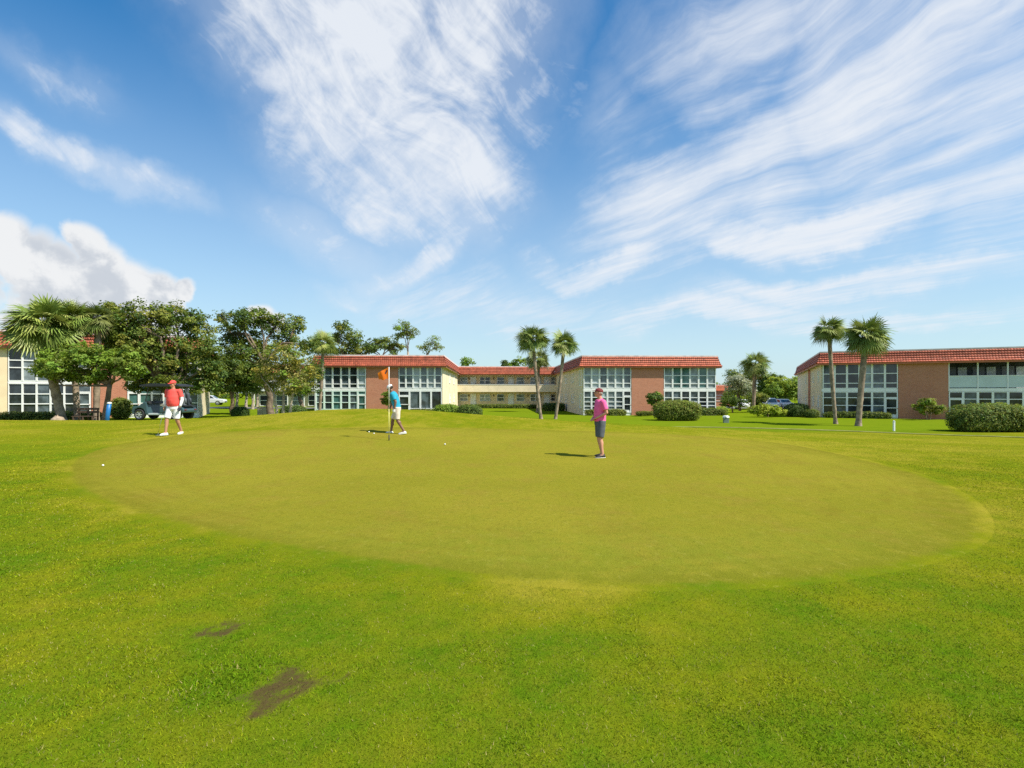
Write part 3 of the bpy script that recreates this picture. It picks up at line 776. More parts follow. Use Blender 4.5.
def tree(name, label, base, lobes, d, trunk_r, cols, per=14, n=42, spread=.5, size=.16, seed=1, dd=1.5, lean=None, bark='bark', group=None, stems=1, split=.35, cat='tree', flat=.65, limb=True, gnarl=.25):
    """tapered trunk, limbs into every lobe of the crown, twigs to the leaf clumps"""
    r = np.random.default_rng(seed)
    base = Vector(base); root = empty(name, base); tag(root, label, cat, group)
    L = lobes_to_world(lobes, d, dd); b = np.array(base)
    pts, nn = crown_points(L, per, r)
    V, C = leaves(pts-b, n, spread*r.uniform(.6, 1.3, len(pts)), size*1.15, cols, seed=seed, flat=flat, out=nn)
    link('crown', quads(V, C), MAT['leaf'], root)
    mb = MB(); zl = min(c[2]-rad[2]*.4 for c, rad in L); cx = np.mean([c[0] for c, _ in L])
    top0 = np.array(lean) if lean is not None else np.array([b[0]+(cx-b[0])*split, b[1], b[2]+max(.5, (zl-b[2])*.9)])
    for s in range(stems):
        off = np.array([(s-(stems-1)/2)*trunk_r*2.6, r.normal(0, trunk_r), 0]) if stems > 1 else np.zeros(3)
        top = top0+off*2.2
        ps = []; m = 7
        for i in range(m+1):
            t = i/m; p = (b+off)*(1-t)+top*t; p = p+r.normal(0, gnarl*trunk_r, 3)*math.sin(math.pi*t); p[2] = (b[2]-.25)*(1-t)+top[2]*t; ps.append(p-b)
        mb.tube(ps, [trunk_r*(1.45-.4*min(1, 4*i/m)-.35*i/m) for i in range(m+1)], 10)
        for k, (c, rad) in enumerate(L):
            if k % stems != s: continue
            mid = (top+c)/2+r.normal(0, .12, 3)*np.linalg.norm(c-top)+np.array([0, 0, .08*np.linalg.norm(c-top)])
            rb = trunk_r*.42
            q = [top-b-np.array([0, 0, .1]), (top+mid)/2-b+r.normal(0, .05, 3), mid-b, (mid+c)/2-b+r.normal(0, .08, 3), c-b]
            mb.tube(q, [rb, rb*.8, rb*.62, rb*.45, rb*.28], 7)
            near = pts[np.argsort(np.linalg.norm(pts-c, axis=1))[:9]]
            for e in near[::1]:
                mm = (c+e)/2+r.normal(0, .1, 3)
                st = c if r.uniform() < .6 else mid
                mb.tube([st-b, mm-b, e-b], [rb*.28, rb*.2, rb*.08], 5, cap=False)
    mb.build('trunk', MAT[bark], root, smooth=True)
    return root
def palm(label, crown_px, crown_r, base, seed, d=None, tr=.13, n=34, group=None, col=0, bend=.4, droop=1.0):
    """sabal palm: curved ringed trunk, bootstubs, a ball of fan fronds"""
    r = np.random.default_rng(seed); base = Vector(base); d = d or base.y
    c = P(crown_px[0], crown_px[1], d)-base; Rr = crown_r*d/FPX
    root = empty('palm_tree', base); tag(root, label, 'palm tree', group)
    mb = MB(); m = 26; ps = []; rad = []
    for i in range(m+1):
        t = i/m; e = t+bend*t*(1-t)*.6
        ps.append((c.x*e, c.y*t, -.3*(1-t)+(c.z-Rr*.15)*t))
        rad.append(tr*(1+.55*max(0, 1-t*9)+.10*t)*(1+.05*(i % 2))+r.normal(0, .006))
    mb.tube(ps, rad, 10); mb.build('trunk', MAT['palm_bark'], root, smooth=True)
    bm_ = MB()
    for k in range(26):
        a = k*2.4; zz = -Rr*.55+Rr*.55*k/26
        p = np.array(c)+np.array([math.cos(a)*tr*.9, math.sin(a)*tr*.9, zz])
        bm_.tube([p, p+np.array([math.cos(a)*.13, math.sin(a)*.13, .20])], [.045, .02], 5)
    bm_.build('boot_stubs', MAT['palm_bark'], root)
    Q = []; C = []
    greens = [np.array([.110,.150,.030]), np.array([.085,.125,.028]), np.array([.150,.180,.042]), np.array([.180,.200,.060])]
    if col == 1: greens = [g*np.array([1.15, 1.12, 1.0]) for g in greens]
    if col == 2: greens = [g*.7 for g in greens]
    n = int(n*1.25)
    for k in range(n):
        f = (k+.5)/n; el = math.asin(1-1.60*f)+r.normal(0, .10); az = k*2.399963+r.normal(0, .2)
        dr = np.array([math.cos(az)*math.cos(el), math.sin(az)*math.cos(el), math.sin(el)])
        pl = Rr*r.uniform(.26, .54)
        old = el < -.5 and r.uniform() < .4
        g = np.array([.26,.19,.09]) if old else 1.5*greens[int(r.integers(len(greens)))]*r.uniform(.8, 1.2)
        side = np.array([-math.sin(az), math.cos(az), 0]); nrm = np.cross(side, dr)
        o = np.array(c)-np.array([0, 0, Rr*.06])
        h1 = o+dr*pl*.55; h = o+dr*pl-np.array([0, 0, .06*pl])*droop
        for a0, a1 in ((o, h1), (h1, h)):
            w_ = side*.022
            Q.append([a0-w_, a0+w_, a1+w_*.7, a1-w_*.7]); C.append(g*1.25)
        fan = 23; L = Rr*r.uniform(.52, .68)
        roll = r.normal(0, .75); s2 = side*math.cos(roll)+nrm*math.sin(roll)
        d2 = dr-np.array([0, 0, .55*droop*math.cos(el)]); d2 /= np.linalg.norm(d2); s2 -= d2*np.dot(s2, d2); s2 /= np.linalg.norm(s2); n2 = np.cross(s2, d2)
        for j in range(fan):
            a = (j/(fan-1)-.5)*R(215); l = L*(1-.30*abs(a)/R(107))*r.uniform(.86, 1.1)
            q = d2*math.cos(a)+s2*math.sin(a)+n2*.22*abs(math.sin(a))
            p1 = h+q*l*.55; p2 = h+q*l-np.array([0, 0, r.uniform(.04, .26)*l*droop])
            tdir = -d2*math.sin(a)+s2*math.cos(a); wd = tdir*(L*.036)
            gg = g*r.uniform(.8, 1.25)
            Q.append([h-wd*.25, h+wd*.25, p1+wd, p1-wd]); C.append(gg)
            Q.append([p1-wd, p1+wd, p2+wd*.12, p2-wd*.12]); C.append(gg*1.1)
    link('crown', quads(np.array(Q), np.array(C)), MAT['frond'], root)
    return root
def hedge(name, label, c, rx, ry, h, cols, seed, n=5200, size=.11, power=3.2, rz=0, cat='hedge', group=None, rough=.12):
    """clipped bush: twigs and a leaf shell over a full, uneven body"""
    r = np.random.default_rng(seed)
    o = empty(name, c, rz); tag(o, label, cat, group)
    q = r.normal(0, 1, (n, 3)); q /= (np.abs(q)**power).sum(1, keepdims=True)**(1/power)
    q = q[q[:,2] > -.9]; n = len(q)
    bump_ = 1+rough*(fbm(q[:,0]*2.3*max(1, rx)+9, q[:,2]*3+q[:,1]*4, seed, 3)-.5)*2
    depth = r.uniform(.80, 1.04, (n, 1))
    p = q*bump_[:,None]*depth*np.array([rx, ry, h*.52])+np.array([0, 0, h*.5])
    V, C = leaves(p, 3, size*1.2, size, cols, seed=seed, flat=.9, up=.3, cvar=.22, out=q*1.2)
    link('foliage', quads(V, C), MAT['leaf'], o)
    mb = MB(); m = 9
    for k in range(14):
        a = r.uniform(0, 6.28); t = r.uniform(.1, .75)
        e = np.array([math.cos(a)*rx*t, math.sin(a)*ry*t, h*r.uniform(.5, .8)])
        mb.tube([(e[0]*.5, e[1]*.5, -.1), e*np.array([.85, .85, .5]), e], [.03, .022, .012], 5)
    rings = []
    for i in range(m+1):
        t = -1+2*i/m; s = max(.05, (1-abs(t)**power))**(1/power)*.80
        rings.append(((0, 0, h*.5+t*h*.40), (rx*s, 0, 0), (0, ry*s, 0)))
    # added dark core against see-through, the shade inside put into its colour
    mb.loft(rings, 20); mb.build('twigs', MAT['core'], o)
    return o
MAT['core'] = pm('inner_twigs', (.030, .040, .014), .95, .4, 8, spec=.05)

# --- palms
palm('tall palm standing left of its lower twin on the lawn before the cream gallery', (533, 338), 20, at(541.5, 419), 11, group='palm trees on the lawns')
palm('short dark palm directly behind the tall palm, close to the cream gallery', (539, 359), 15, on(537, 66), 12, n=28, col=2)
palm('lower palm of the pair before the gallery, its trunk leaning right towards the crown', (564, 343), 18, at(555, 419), 13, n=30)
palm('slim palm with a small crown left of the bushier palm at the right building', (829, 329), 19, at(836, 424), 14)
palm('bushy palm with thick leaning trunk in front of the right building', (866, 336), 26, at(858, 426), 15, tr=.18, n=40, bend=-.5)
palm('stout palm rising above the shrubs by the parking lot', (755, 364), 17, on(753, 66), 16, tr=.20, n=32)
palm('yellowish palm leaning at the left corner of the left brick wing', (323, 343), 18, on(319, 50), 17, col=1, n=30, bend=.9)
palm('broad bright fan palm at far left with thick leaning trunk', (45, 324), 38, on(65, 33), 18, tr=.22, n=64, col=1, bend=.7)
palm('fan palm just right of the broad leftmost one, sharing its clump', (73, 318), 26, on(78, 34), 19, tr=.16, n=52, col=1, bend=.5)
palm('dark straight palm between the palm clump and the big oak at left', (98, 318), 22, on(96, 34.5), 20, tr=.17, n=32, col=2)

# --- trees
tree('broadleaf_tree', 'low spreading tree with curved trunk beneath the left palms beside the blue post', on(103, 32), [(58,366,20,12),(85,356,22,14),(108,363,20,13),(70,374,24,8),(122,358,16,13),(95,375,18,9),(68,354,16,10),(130,370,14,9),(44,368,12,9),(52,356,12,9)], 32, .17, BRIGHT+OAK[:2], per=34, n=46, spread=.34, size=.15, seed=31, lean=P(110, 384, 32))
tree('oak_tree', 'large spreading dark oak behind the golf cart', on(174, 37), [(128,322,20,18),(150,314,24,14),(175,316,24,14),(198,328,20,16),(140,342,22,16),(168,338,24,16),(190,352,22,16),(208,350,11,20),(118,345,16,20),(150,360,24,10),(185,372,24,10),(205,380,14,12),(112,310,14,10),(150,376,18,9),(172,384,16,8),(165,362,20,10),(140,385,20,7),(194,388,14,7),(213,372,10,14),(120,330,18,16),(112,352,14,14),(135,352,18,12)], 37, .33, OAK+DARK[:2], per=19, n=46, spread=.46, size=.17, seed=32, dd=3)
tree('oak_tree', 'tall open oak with ragged crown between the golf cart and the left brick wing', on(271, 43), [(240,320,16,11),(258,318,16,13),(276,326,16,13),(296,324,12,9),(228,334,11,14),(250,338,18,12),(285,342,18,12),(240,352,20,10),(262,350,16,10),(305,345,10,9),(222,318,7,6)], 44, .27, OAK+DARK, per=17, n=38, spread=.48, size=.19, seed=33, dd=3)
tree('broadleaf_tree', 'dense dark green round tree left of the tall open oak', on(232, 50), [(213,370,20,15),(235,366,20,16),(228,381,20,12),(248,380,18,16),(203,378,12,10),(258,368,12,12)], 50, .2, DARK+OAK[:2], per=17, n=46, spread=.55, size=.2, seed=34, dd=2)
tree('broadleaf_tree', 'sparse olive tree with pale twisted stems in front of the oaks', on(283, 37), [(284,354,20,11),(268,364,14,11),(300,364,16,11),(260,374,12,9),(286,372,20,10),(308,377,11,10),(276,385,15,9),(296,386,14,8)], 37, .11, OLIVE+BRIGHT[:1], per=30, n=30, spread=.36, size=.13, seed=35, stems=3, bark='pale_bark')
tree('broadleaf_tree', 'small dark tree with reddish leaning trunk left of the yellowish palm', on(304, 47), [(300,376,14,11),(314,370,10,12),(308,388,12,8),(292,388,10,8)], 47, .2, DARK, per=16, n=40, spread=.5, size=.18, seed=36, lean=P(299, 390, 47))
for k, (px, dpt, lab) in enumerate(((237, 66, 'slim pale trunked tree in the wood, leftmost by the parked car'), (246, 70, 'slim pale trunked tree in the wood, second from the parked car'), (252.5, 64, 'slim pale trunked tree in the wood just left of the beige box'), (257, 72, 'slim tree in the wood behind the beige box'))):
    tree('slender_tree', lab, on(px, dpt), [(px-4,368,10,10),(px+5,374,10,9),(px,383,12,8)], dpt, .17, DARK+OAK, per=9, n=40, spread=.7, size=.28, seed=40+k, bark='pale_bark', group='slim trees in the wood')
tree('broadleaf_tree', 'tall dark treetop behind the left end of the left brick wing', on(344, 78), [(343,327,8,8),(336,338,7,7),(352,338,11,9),(345,349,16,9)], 78, .22, DARK+OAK, per=9, n=44, spread=.7, size=.27, seed=50)
tree('broadleaf_tree', 'wide low treetop showing over the middle of the left brick wing', on(383, 82), [(372,346,10,8),(385,343,12,7),(395,349,9,7),(362,350,9,6)], 82, .25, DARK+OAK, per=9, n=44, spread=.7, size=.28, seed=51)
tree('pine_tree', 'round topped pine with bare forked trunk above the left brick wing', on(409, 76), [(404,328,9,7),(411,333,8,7),(399,336,6,5)], 76, .2, BRIGHT+OAK, per=10, n=42, spread=.6, size=.22, seed=52, lean=P(408, 352, 76), bark='pale_bark')
tree('pine_tree', 'smaller feathery pine above the right end of the left brick wing', on(428, 86), [(433,341,8,5),(424,348,8,5),(438,347,6,4)], 86, .2, OAK+BRIGHT[:1], per=9, n=30, spread=.6, size=.22, seed=53, lean=P(427, 354, 86))
tree('broadleaf_tree', 'small treetop over the left end of the cream gallery roof', on(467, 105), [(467,362,7,5)], 105, .2, BRIGHT, per=9, n=40, spread=.7, size=.3, seed=54)
tree('broadleaf_tree', 'yellow green treetop over the gallery roof left of the tall palm', on(519, 108), [(520,362,8,5),(512,365,6,3)], 108, .2, LIME[:1]+BRIGHT, per=9, n=40, spread=.7, size=.3, seed=55)
tree('broadleaf_tree', 'tiny dark treetop over the middle of the cream gallery roof', on(504, 104), [(504,364,4,3)], 104, .15, DARK, per=14, n=40, spread=.6, size=.3, seed=56)
# by the parking lot
tree('broadleaf_tree', 'grey silvery tree beside the small red roofed building', on(740, 73), [(738,382,11,8),(746,389,9,8),(732,391,8,7)], 73, .15, SILVER, per=13, n=44, spread=.6, size=.24, seed=60)
tree('broadleaf_tree', 'dark tree behind the silvery tree by the parking lot', on(737, 104), [(733,375,8,6),(747,377,9,7),(740,384,12,8)], 104, .2, DARK+OAK, per=8, n=44, spread=.8, size=.32, seed=61)
tree('broadleaf_tree', 'large yellow green tree beyond the parked cars at the right', on(786, 104), [(776,387,12,9),(792,385,12,10),(784,394,16,9),(800,391,9,10),(768,394,9,8)], 104, .25, LIME+BRIGHT, per=9, n=44, spread=.8, size=.32, seed=62)
tree('broadleaf_tree', 'dark green round tree behind the stout palm, above the parked cars', on(768, 112), [(763,380,10,7),(774,380,10,6),(766,388,12,8)], 112, .25, DARK+BRIGHT[:1], per=9, n=44, spread=.8, size=.34, seed=63)
tree('broadleaf_tree', 'dark tree at the left corner of the right building, behind the yellow green tree', on(800, 128), [(795,383,9,6),(808,384,9,7),(800,391,14,7)], 128, .25, DARK+OAK, per=8, n=44, spread=.9, size=.36, seed=64)
tree('shrub_tree', 'dark bushy tree below the silvery tree, left of the white car', on(733, 66), [(730,398,8,6),(737,402,7,5),(726,404,6,4)], 66, .1, DARK, per=16, n=44, spread=.5, size=.2, seed=65, cat='shrub')
tree('shrub_tree', 'dark green bush between the white car and the stout palm', on(757, 68), [(752,398,7,5),(762,397,8,5),(757,403,8,4)], 68, .1, DARK+OAK, per=16, n=44, spread=.5, size=.2, seed=66, cat='shrub')
tree('shrub', 'bright lime shrub spreading on the lawn in front of the parked cars', at(768, 417), [(768,408,11,5),(757,410,8,4),(779,411,10,4),(767,413,14,3)], at(768, 417).y, .05, LIME, per=40, n=40, spread=.26, size=.15, seed=67, cat='shrub')
# small trees against the brick panels
tree('small_tree', 'small round tree before the brick panel behind the golf flag', on(388, 55.5), [(388,396,6,5),(386,401,5,4),(391,399,4,5)], 55.5, .05, BRIGHT+OAK, per=40, n=40, spread=.25, size=.15, seed=70)
tree('small_tree', 'small round tree before the brick panel of the right wing', on(654, 56), [(651,396,5,4),(658,396,5,4),(654,401,7,4)], 56, .06, DARK+BRIGHT[:1], per=40, n=40, spread=.26, size=.16, seed=71)
tree('small_tree', 'airy bush with thin stems before the brick panel of the right building', on(928, 48.5), [(928,402,10,5),(919,407,7,5),(937,408,7,5),(928,410,11,4)], 48.5, .04, BRIGHT+OAK+OLIVE[:1], per=40, n=26, spread=.27, size=.15, seed=72, stems=3)
# hedges
q = on(447, 49); hedge('hedge', 'light green clipped hedge touching the darker one at right, before the left wing', q, 1.05, .9, 1.15, BRIGHT, 80, 3600)
q = on(469, 48.5); hedge('hedge', 'dark clipped hedge touching the lighter one at left, before the left wing', q+Vector((.1,-.2,0)), 1.05, .9, 1.12, DARK+OAK[:2], 81, 3600)
q = at(680, 421.0); hedge('hedge', 'large round clipped hedge in front of the right wing', q+Vector((0,.9,0)), 1.9, 1.2, 1.65, BRIGHT[1:]+OAK+OAK, 82, 8000)
q = at(988, 432.5); hedge('hedge', 'big dense hedge at the right edge of the lawn', q+Vector((.95,1,0)), 2.25, 1.2, 1.62, OAK+DARK[:2]+BRIGHT[2:], 83, 12000, size=.10)
hedge('bush', 'round bush beside the orange brick of the left building', on(121, 40.5), .65, .6, 1.5, OAK+BRIGHT[:1], 84, 2600, power=2.4, cat='bush')
hedge('hedge', 'dark hedge at the left corner of the right building', on(797, 54.5), 1.0, .9, 1.25, DARK, 85, 3200)
hedge('bush', 'low bush between the dark hedge and the right building', on(812, 52.5), .55, .6, .75, DARK+OAK, 86, 1600, power=2.4, cat='bush')
Mw = A.matrix_basis.copy()
def locA(u, v): return Matrix.Translation(A.location) @ Matrix.Rotation(R(2.0), 4, 'Z') @ Vector((u, v, 0))
def locB(u, v): return Matrix.Translation(B.location) @ Matrix.Rotation(R(-24), 4, 'Z') @ Vector((u, v, 0))
def gz(p): return Vector((p.x, p.y, zf(p.x, p.y)))
hedge('hedge', 'low hedge strip under the windows left of the right wing brick panel', gz(locA(10.2, -.9)), 2.1, .4, .62, OAK, 87, 2600, power=5, rz=R(2))
hedge('hedge', 'low hedge strip under the windows at the right end of the right wing', gz(locA(20.6, -.9)), 2.2, .45, .75, OAK+DARK, 88, 2600, power=5, rz=R(2))
hedge('hedge', 'dark clipped hedge in the corner of the court beside the two palms', gz(locA(6.3, 13)), 1.35, 1.0, 1.0, DARK, 89, 3000, power=5)
hedge('hedge', 'low dark hedge strip along the foot of the cream gallery', gz(locA(-.4, 23.0)), 5.5, .4, .55, DARK+OAK, 90, 4200, power=6, rz=R(2), size=.14)
hedge('hedge', 'low dark hedge strip under the left windows of the right building', gz(locB(2.8, -.8)), 2.6, .4, .55, DARK+OAK, 91, 3000, power=5, rz=R(-24))
hedge('bush', 'low bush at the foot of the small tree on the right wing', gz(locA(14.6, -.7)), 1.1, .35, .4, OAK, 92, 1200, power=3, rz=R(2), cat='bush')
hedge('hedge', 'low dark hedge strip below the white windows of the left building', on(45, 37.0), 3.2, .5, .55, DARK+OAK, 93, 3600, power=5, rz=R(24))
hedge('bush', 'dark round shrub on the lawn between the parked car and the beige box', on(240, 45), .65, .6, .85, DARK, 94, 1800, power=2.4, cat='bush')
hedge('bush', 'dark bush behind the pale twisted stems', on(293, 45), 1.0, .8, 1.0, DARK, 95, 2200, power=2.6, cat='bush')
hedge('bush', 'low bush at the right end of the screened porch', gz(locA(-8.5, -.9)), 1.6, .4, .5, OAK, 96, 1600, power=4, rz=R(2), cat='bush')
hedge('bush', 'pale green bush at the right corner of the right wing', gz(locA(23.6, 2)), .7, .7, .8, LIME+BRIGHT, 97, 1800, power=2.4, cat='bush')
# the wood far behind everything
def far_wood():
    r = np.random.default_rng(5)
    n = 900; az = r.uniform(R(-60), R(60), n); d = r.uniform(165, 215, n)
    x = np.sin(az)*d*1.0; y = np.cos(az)*d*.6+90
    hgt = 3.5+3.5*fbm(az*14, d*.02, 4, 3)
    pts = np.stack([x, y, -.7+hgt*r.uniform(.05, 1, n)**.7], 1)
    pts = np.concatenate([pts, pts+r.normal(0, 1.2, pts.shape)*np.array([1, 1, .5])])
    V, C = leaves(pts, 40, r.uniform(1.0, 2.0, len(pts)), .8, DARK+OAK+BRIGHT[:1], seed=6)
    struct(link('distant_wood', quads(V, C), MAT['leaf']), 'stuff')
far_wood()

# ------------------------------------------------------------------ people
def remesh(o, voxel, it=4):
    q = o.modifiers.new('Remesh', 'REMESH'); q.mode = 'VOXEL'; q.voxel_size = voxel; q.use_smooth_shade = True
    q = o.modifiers.new('Smooth', 'SMOOTH'); q.iterations = it; q.factor = .5
    bake(o, True); return o
def vec(*a): return np.array(a, float)
def unit(v): return v/np.linalg.norm(v)
def add_hand(mb, w, d, n, curl=.5, thumb=1, k=1.0):
    """palm, four bent fingers of unequal length and a thumb leaving the side of the palm"""
    d = unit(np.array(d, float)); n = np.array(n, float); n = unit(n-d*np.dot(n, d)); s = np.cross(d, n)
    w = np.array(w, float)
    mb.loft([(w-d*.01*k, s*.026*k, n*.019*k), (w+d*.03*k, s*.038*k, n*.018*k), (w+d*.075*k, s*.043*k, n*.016*k), (w+d*.095*k, s*.040*k, n*.013*k)], 12)
    for i, (off, l) in enumerate(((-.031, .066), (-.0105, .076), (.0105, .072), (.031, .058))):
        p = w+d*.085*k+s*off*k*thumb; dd = d.copy(); pts = [p-d*.02*k, p]
        for j, fr in enumerate((.42, .33, .25)):
            a = curl*(.55+.45*j); dd = unit(d*math.cos(a*(j+1)*.8)+n*math.sin(a*(j+1)*.8)); p = p+dd*l*fr*k; pts.append(p)
        mb.tube(pts, [.0095*k, .0095*k, .009*k, .0085*k, .007*k], 8)
    p = w+d*.02*k-s*.032*k*thumb; q = unit(d*.75-s*.6*thumb+n*.35); q2 = unit(d*.95+n*.55-s*.1*thumb)
    mb.tube([p-q*.02*k, p+q*.03*k, p+q*.052*k+q2*.006*k, p+q*.052*k+q2*.034*k], [.015*k, .0125*k, .011*k, .008*k], 8)
def limb_tube(mb, pts, rad, n=14):
    P_ = []; r_ = []
    for i in range(len(pts)-1):
        a, b = vec(*pts[i]), vec(*pts[i+1])
        for t in (0, .25, .5, .75):
            P_.append(a*(1-t)+b*t); bulge = 1+.10*math.sin(math.pi*min(1, t*1.5+.15)); r_.append((rad[i]*(1-t)+rad[i+1]*t)*(bulge if 0 < t else 1))
    P_.append(vec(*pts[-1])); r_.append(rad[-1]); mb.tube(P_, r_, n)
def shoe_mesh(ank, toe, k=1.0):
    f = unit(vec(toe[0], toe[1], 0)); s = vec(-f[1], f[0], 0); up = vec(0, 0, 1); a = vec(*ank); g = vec(a[0], a[1], 0)
    pitch = toe[2] if len(toe) > 2 else 0
    mb = MB(); sole = MB()
    for t, w_, h0, h1 in ((0,)*4,): pass
    rings = []
    for t, wd, hh in ((-.075, .022, .045), (-.055, .036, .07), (0, .040, .085), (.06, .043, .068), (.12, .048, .052), (.165, .040, .042), (.195, .018, .03)):
        c = a+f*t*k-up*(.085-.012)+up*(hh*.5)+up*pitch*(t+.07)
        rings.append((c, s*wd*k, up*hh*.52))
    mb.loft(rings, 14)
    rings = []
    for t, wd in ((-.085, .02), (-.06, .040), (0, .043), (.06, .045), (.12, .051), (.17, .043), (.205, .016)):
        c = a+f*t*k-up*(.085-.008)+up*pitch*(t+.07); rings.append((c, s*wd*k, up*.013))
    sole.loft(rings, 12)
    return mb, sole
def person(label, loc, rz, pose, cols, scale=1.0):
    """one continuous body; clothes, cap, shoes and eyes are its children. Local frame: the person faces -y, +x is their left"""
    root = empty('person', loc, rz); tag(root, label, 'person'); root.scale = (scale,)*3
    T = pose['torso']; fat = pose.get('fat', 1.0)
    prof = [(.84, .150, .112), (.93, .172, .125), (1.02, .160*fat, .118*fat**1.4), (1.13, .158*fat, .122*fat**1.6), (1.25, .168*fat, .125*fat**1.3), (1.36, .185, .122), (1.44, .165, .100), (1.49, .085, .072)]
    def spine(z):
        t = max(0, z-.93); a = T['lean']*t; return vec(T.get('side', 0)*t, -math.sin(T['lean'])*t-T.get('curve', 0)*t*t, .93+(z-.93)*1.0-(1-math.cos(T['lean']))*t if z > .93 else z)
    def torso(mb, grow, z0=None, z1=None):
        rings = []
        for z, rx, ry in prof:
            if (z0 and z < z0) or (z1 and z > z1): continue
            c = spine(z); belly = -.02*(fat-1)*10*math.exp(-((z-1.1)/.12)**2) if fat > 1 else 0
            up = unit(vec(0, -math.sin(T['lean'])-2*T.get('curve', 0)*max(0, z-.93), math.cos(T['lean'])))
            fw = unit(vec(0, up[2], -up[1])); rings.append((c+vec(0, belly*.5, 0), vec(rx+grow, 0, 0), fw*(ry+grow)))
        mb.loft(rings, 20)
    body = MB(); torso(body, 0)
    nk = spine(1.48); hd = np.array(pose['head'], float); rotm = np.array(Matrix.Rotation(pose.get('yaw', 0), 3, 'Z') @ Matrix.Rotation(pose.get('pitch', 0), 3, 'X'))
    body.tube([nk-vec(0, 0, .06), nk+(hd-nk)*.5, hd-vec(0, 0, .03)], [.066, .056, .056], 12)
    def H(p): return hd+rotm @ np.array(p, float)
    def hadd(mb, f):
        t = MB(); f(t); mb.add(np.concatenate([hd+(rotm @ q.T).T for q in t.v]), t.f)
    def head(t):
        t.ball((0, .012, .03), .076, .095, .098, 20, 14); t.ball((0, -.022, -.035), .060, .066, .078, 18, 12); t.ball((0, -.055, -.088), .030, .026, .026, 12, 8)
        t.tube([(0, -.088, .022), (0, -.105, -.008), (0, -.116, -.026), (0, -.096, -.036)], [.010, .012, .016, .012], 8)
        for s in (-1, 1):
            t.ball((s*.080, .018, -.005), .010, .020, .032, 10, 8); t.ball((s*.030, -.078, .030), .022, .012, .008, 8, 6); t.ball((s*.040, -.062, -.03), .022, .022, .022, 10, 8); t.ball((s*.016, -.105, -.032), .010, .010, .008, 8, 6)
        t.tube([(-.024, -.082, -.064), (0, -.092, -.062), (.024, -.082, -.064)], [.006, .009, .006], 8)
    hadd(body, head)
    for sd in ('L', 'R'):
        arm = pose['arm'+sd]; limb_tube(body, [arm[0], arm[1], arm[2]], [.058, .043, .029])
        body.ball(arm[0], .062, n=12, m=8)
        add_hand(body, arm[2], arm[3], arm[4], arm[5] if len(arm) > 5 else .5, 1 if sd == 'L' else -1)
        leg = pose['leg'+sd]; limb_tube(body, [leg[0], leg[1]], [.092, .058]); limb_tube(body, [leg[1], leg[2]], [.058, .038])
        kn = vec(*leg[1]); an = vec(*leg[2]); cf = kn*.68+an*.32; f = unit(vec(leg[3][0], leg[3][1], 0)); body.ball(cf-f*.018, .048, .050, .10, 12, 8)
        body.tube([an, an+f*.04-vec(0, 0, .03), an+f*.13-vec(0, 0, .055)], [.038, .036, .024], 10)
    b = remesh(body.build('body', cols['skin'], root), .008, 3)
    sh = MB(); torso(sh, .022, z0=pose.get('hem', .86)); 
    for sd in ('L', 'R'):
        a = [vec(*q) for q in pose['arm'+sd][:2]]; e = a[0]+(a[1]-a[0])*.72
        sh.ball(a[0]+vec(0, 0, .0), .078, n=12, m=8); sh.tube([spine(1.40)*.4+a[0]*.6, a[0], e], [.085, .080, .074], 14)
    s_ = remesh(sh.build('shirt', cols['shirt'], root), .011, 5)
    c = MB(); up = unit(hd-nk); c.tube([nk-up*.005, nk+up*.03], [.078, .068], 16, cap=False); cc = c.build('collar', cols['shirt'], s_); sm = cc.modifiers.new('S', 'SOLIDIFY'); sm.thickness = .008; bake(cc, True)
    st = MB()
    c0 = spine(.93); st.loft([(spine(1.03), vec(.172, 0, 0), vec(0, .128, 0)), (c0, vec(.188, 0, 0), vec(0, .142, 0)), (spine(.84), vec(.182, 0, 0), vec(0, .138, 0)), (spine(.80), vec(.14, 0, 0), vec(0, .11, 0))], 20)
    for sd in ('L', 'R'):
        h, k = (vec(*q) for q in pose['leg'+sd][:2]); st.tube([h+vec(0, 0, .05), h*.6+k*.4, h*.06+k*.94-vec(0, 0, .0)], [.112, .108, .094], 16)
    remesh(st.build('shorts', cols['shorts'], root), .011, 5)
    for sd in ('L', 'R'):
        leg = pose['leg'+sd]; m1, m2 = shoe_mesh(leg[2], leg[3]); o = m1.build('shoe', cols['shoe'], root, smooth=True); m2.build('sole', MAT['sole'], o, smooth=True)
    cp = MB()
    def cap(t):
        rings = []
        for i in range(7):
            a = i/6*R(86); rings.append(((0, .010, .045+.082*math.sin(a)), (.088*math.cos(a), 0, 0), (0, .108*math.cos(a), 0)))
        t.loft([((0, .010, .028), (.088, 0, 0), (0, .108, 0))]+rings, 20)
        t.loft([((0, -.06, .034), (.074, 0, 0), (0, .0, .006)), ((0, -.115, .036), (.070, 0, 0), (0, 0, .006)), ((0, -.150, .030), (.052, 0, 0), (0, 0, .006)), ((0, -.172, .024), (.022, 0, 0), (0, 0, .004))], 14)
    hadd(cp, cap); cp.build('cap', cols['cap'], root, smooth=True)
    hr = MB(); hadd(hr, lambda t: t.loft([((0, .045, -.045), (.060, 0, 0), (0, .058, 0)), ((0, .035, -.01), (.079, 0, 0), (0, .075, 0)), ((0, .022, .032), (.082, 0, 0), (0, .092, 0))], 18))
    hr.build('hair', cols['hair'], root, smooth=True)
    for s in (-1, 1):
        e = MB(); hadd(e, lambda t: t.ball((s*.030, -.083, .016), .010, .007, .007, 8, 6)); e.build('eye', MAT['eye'], root, smooth=True)
    mo = MB(); hadd(mo, lambda t: t.tube([(-.02, -.089, -.063), (0, -.098, -.061), (.02, -.089, -.063)], [.003, .004, .003], 6)); mo.build('mouth', MAT['lip'], root, smooth=True)
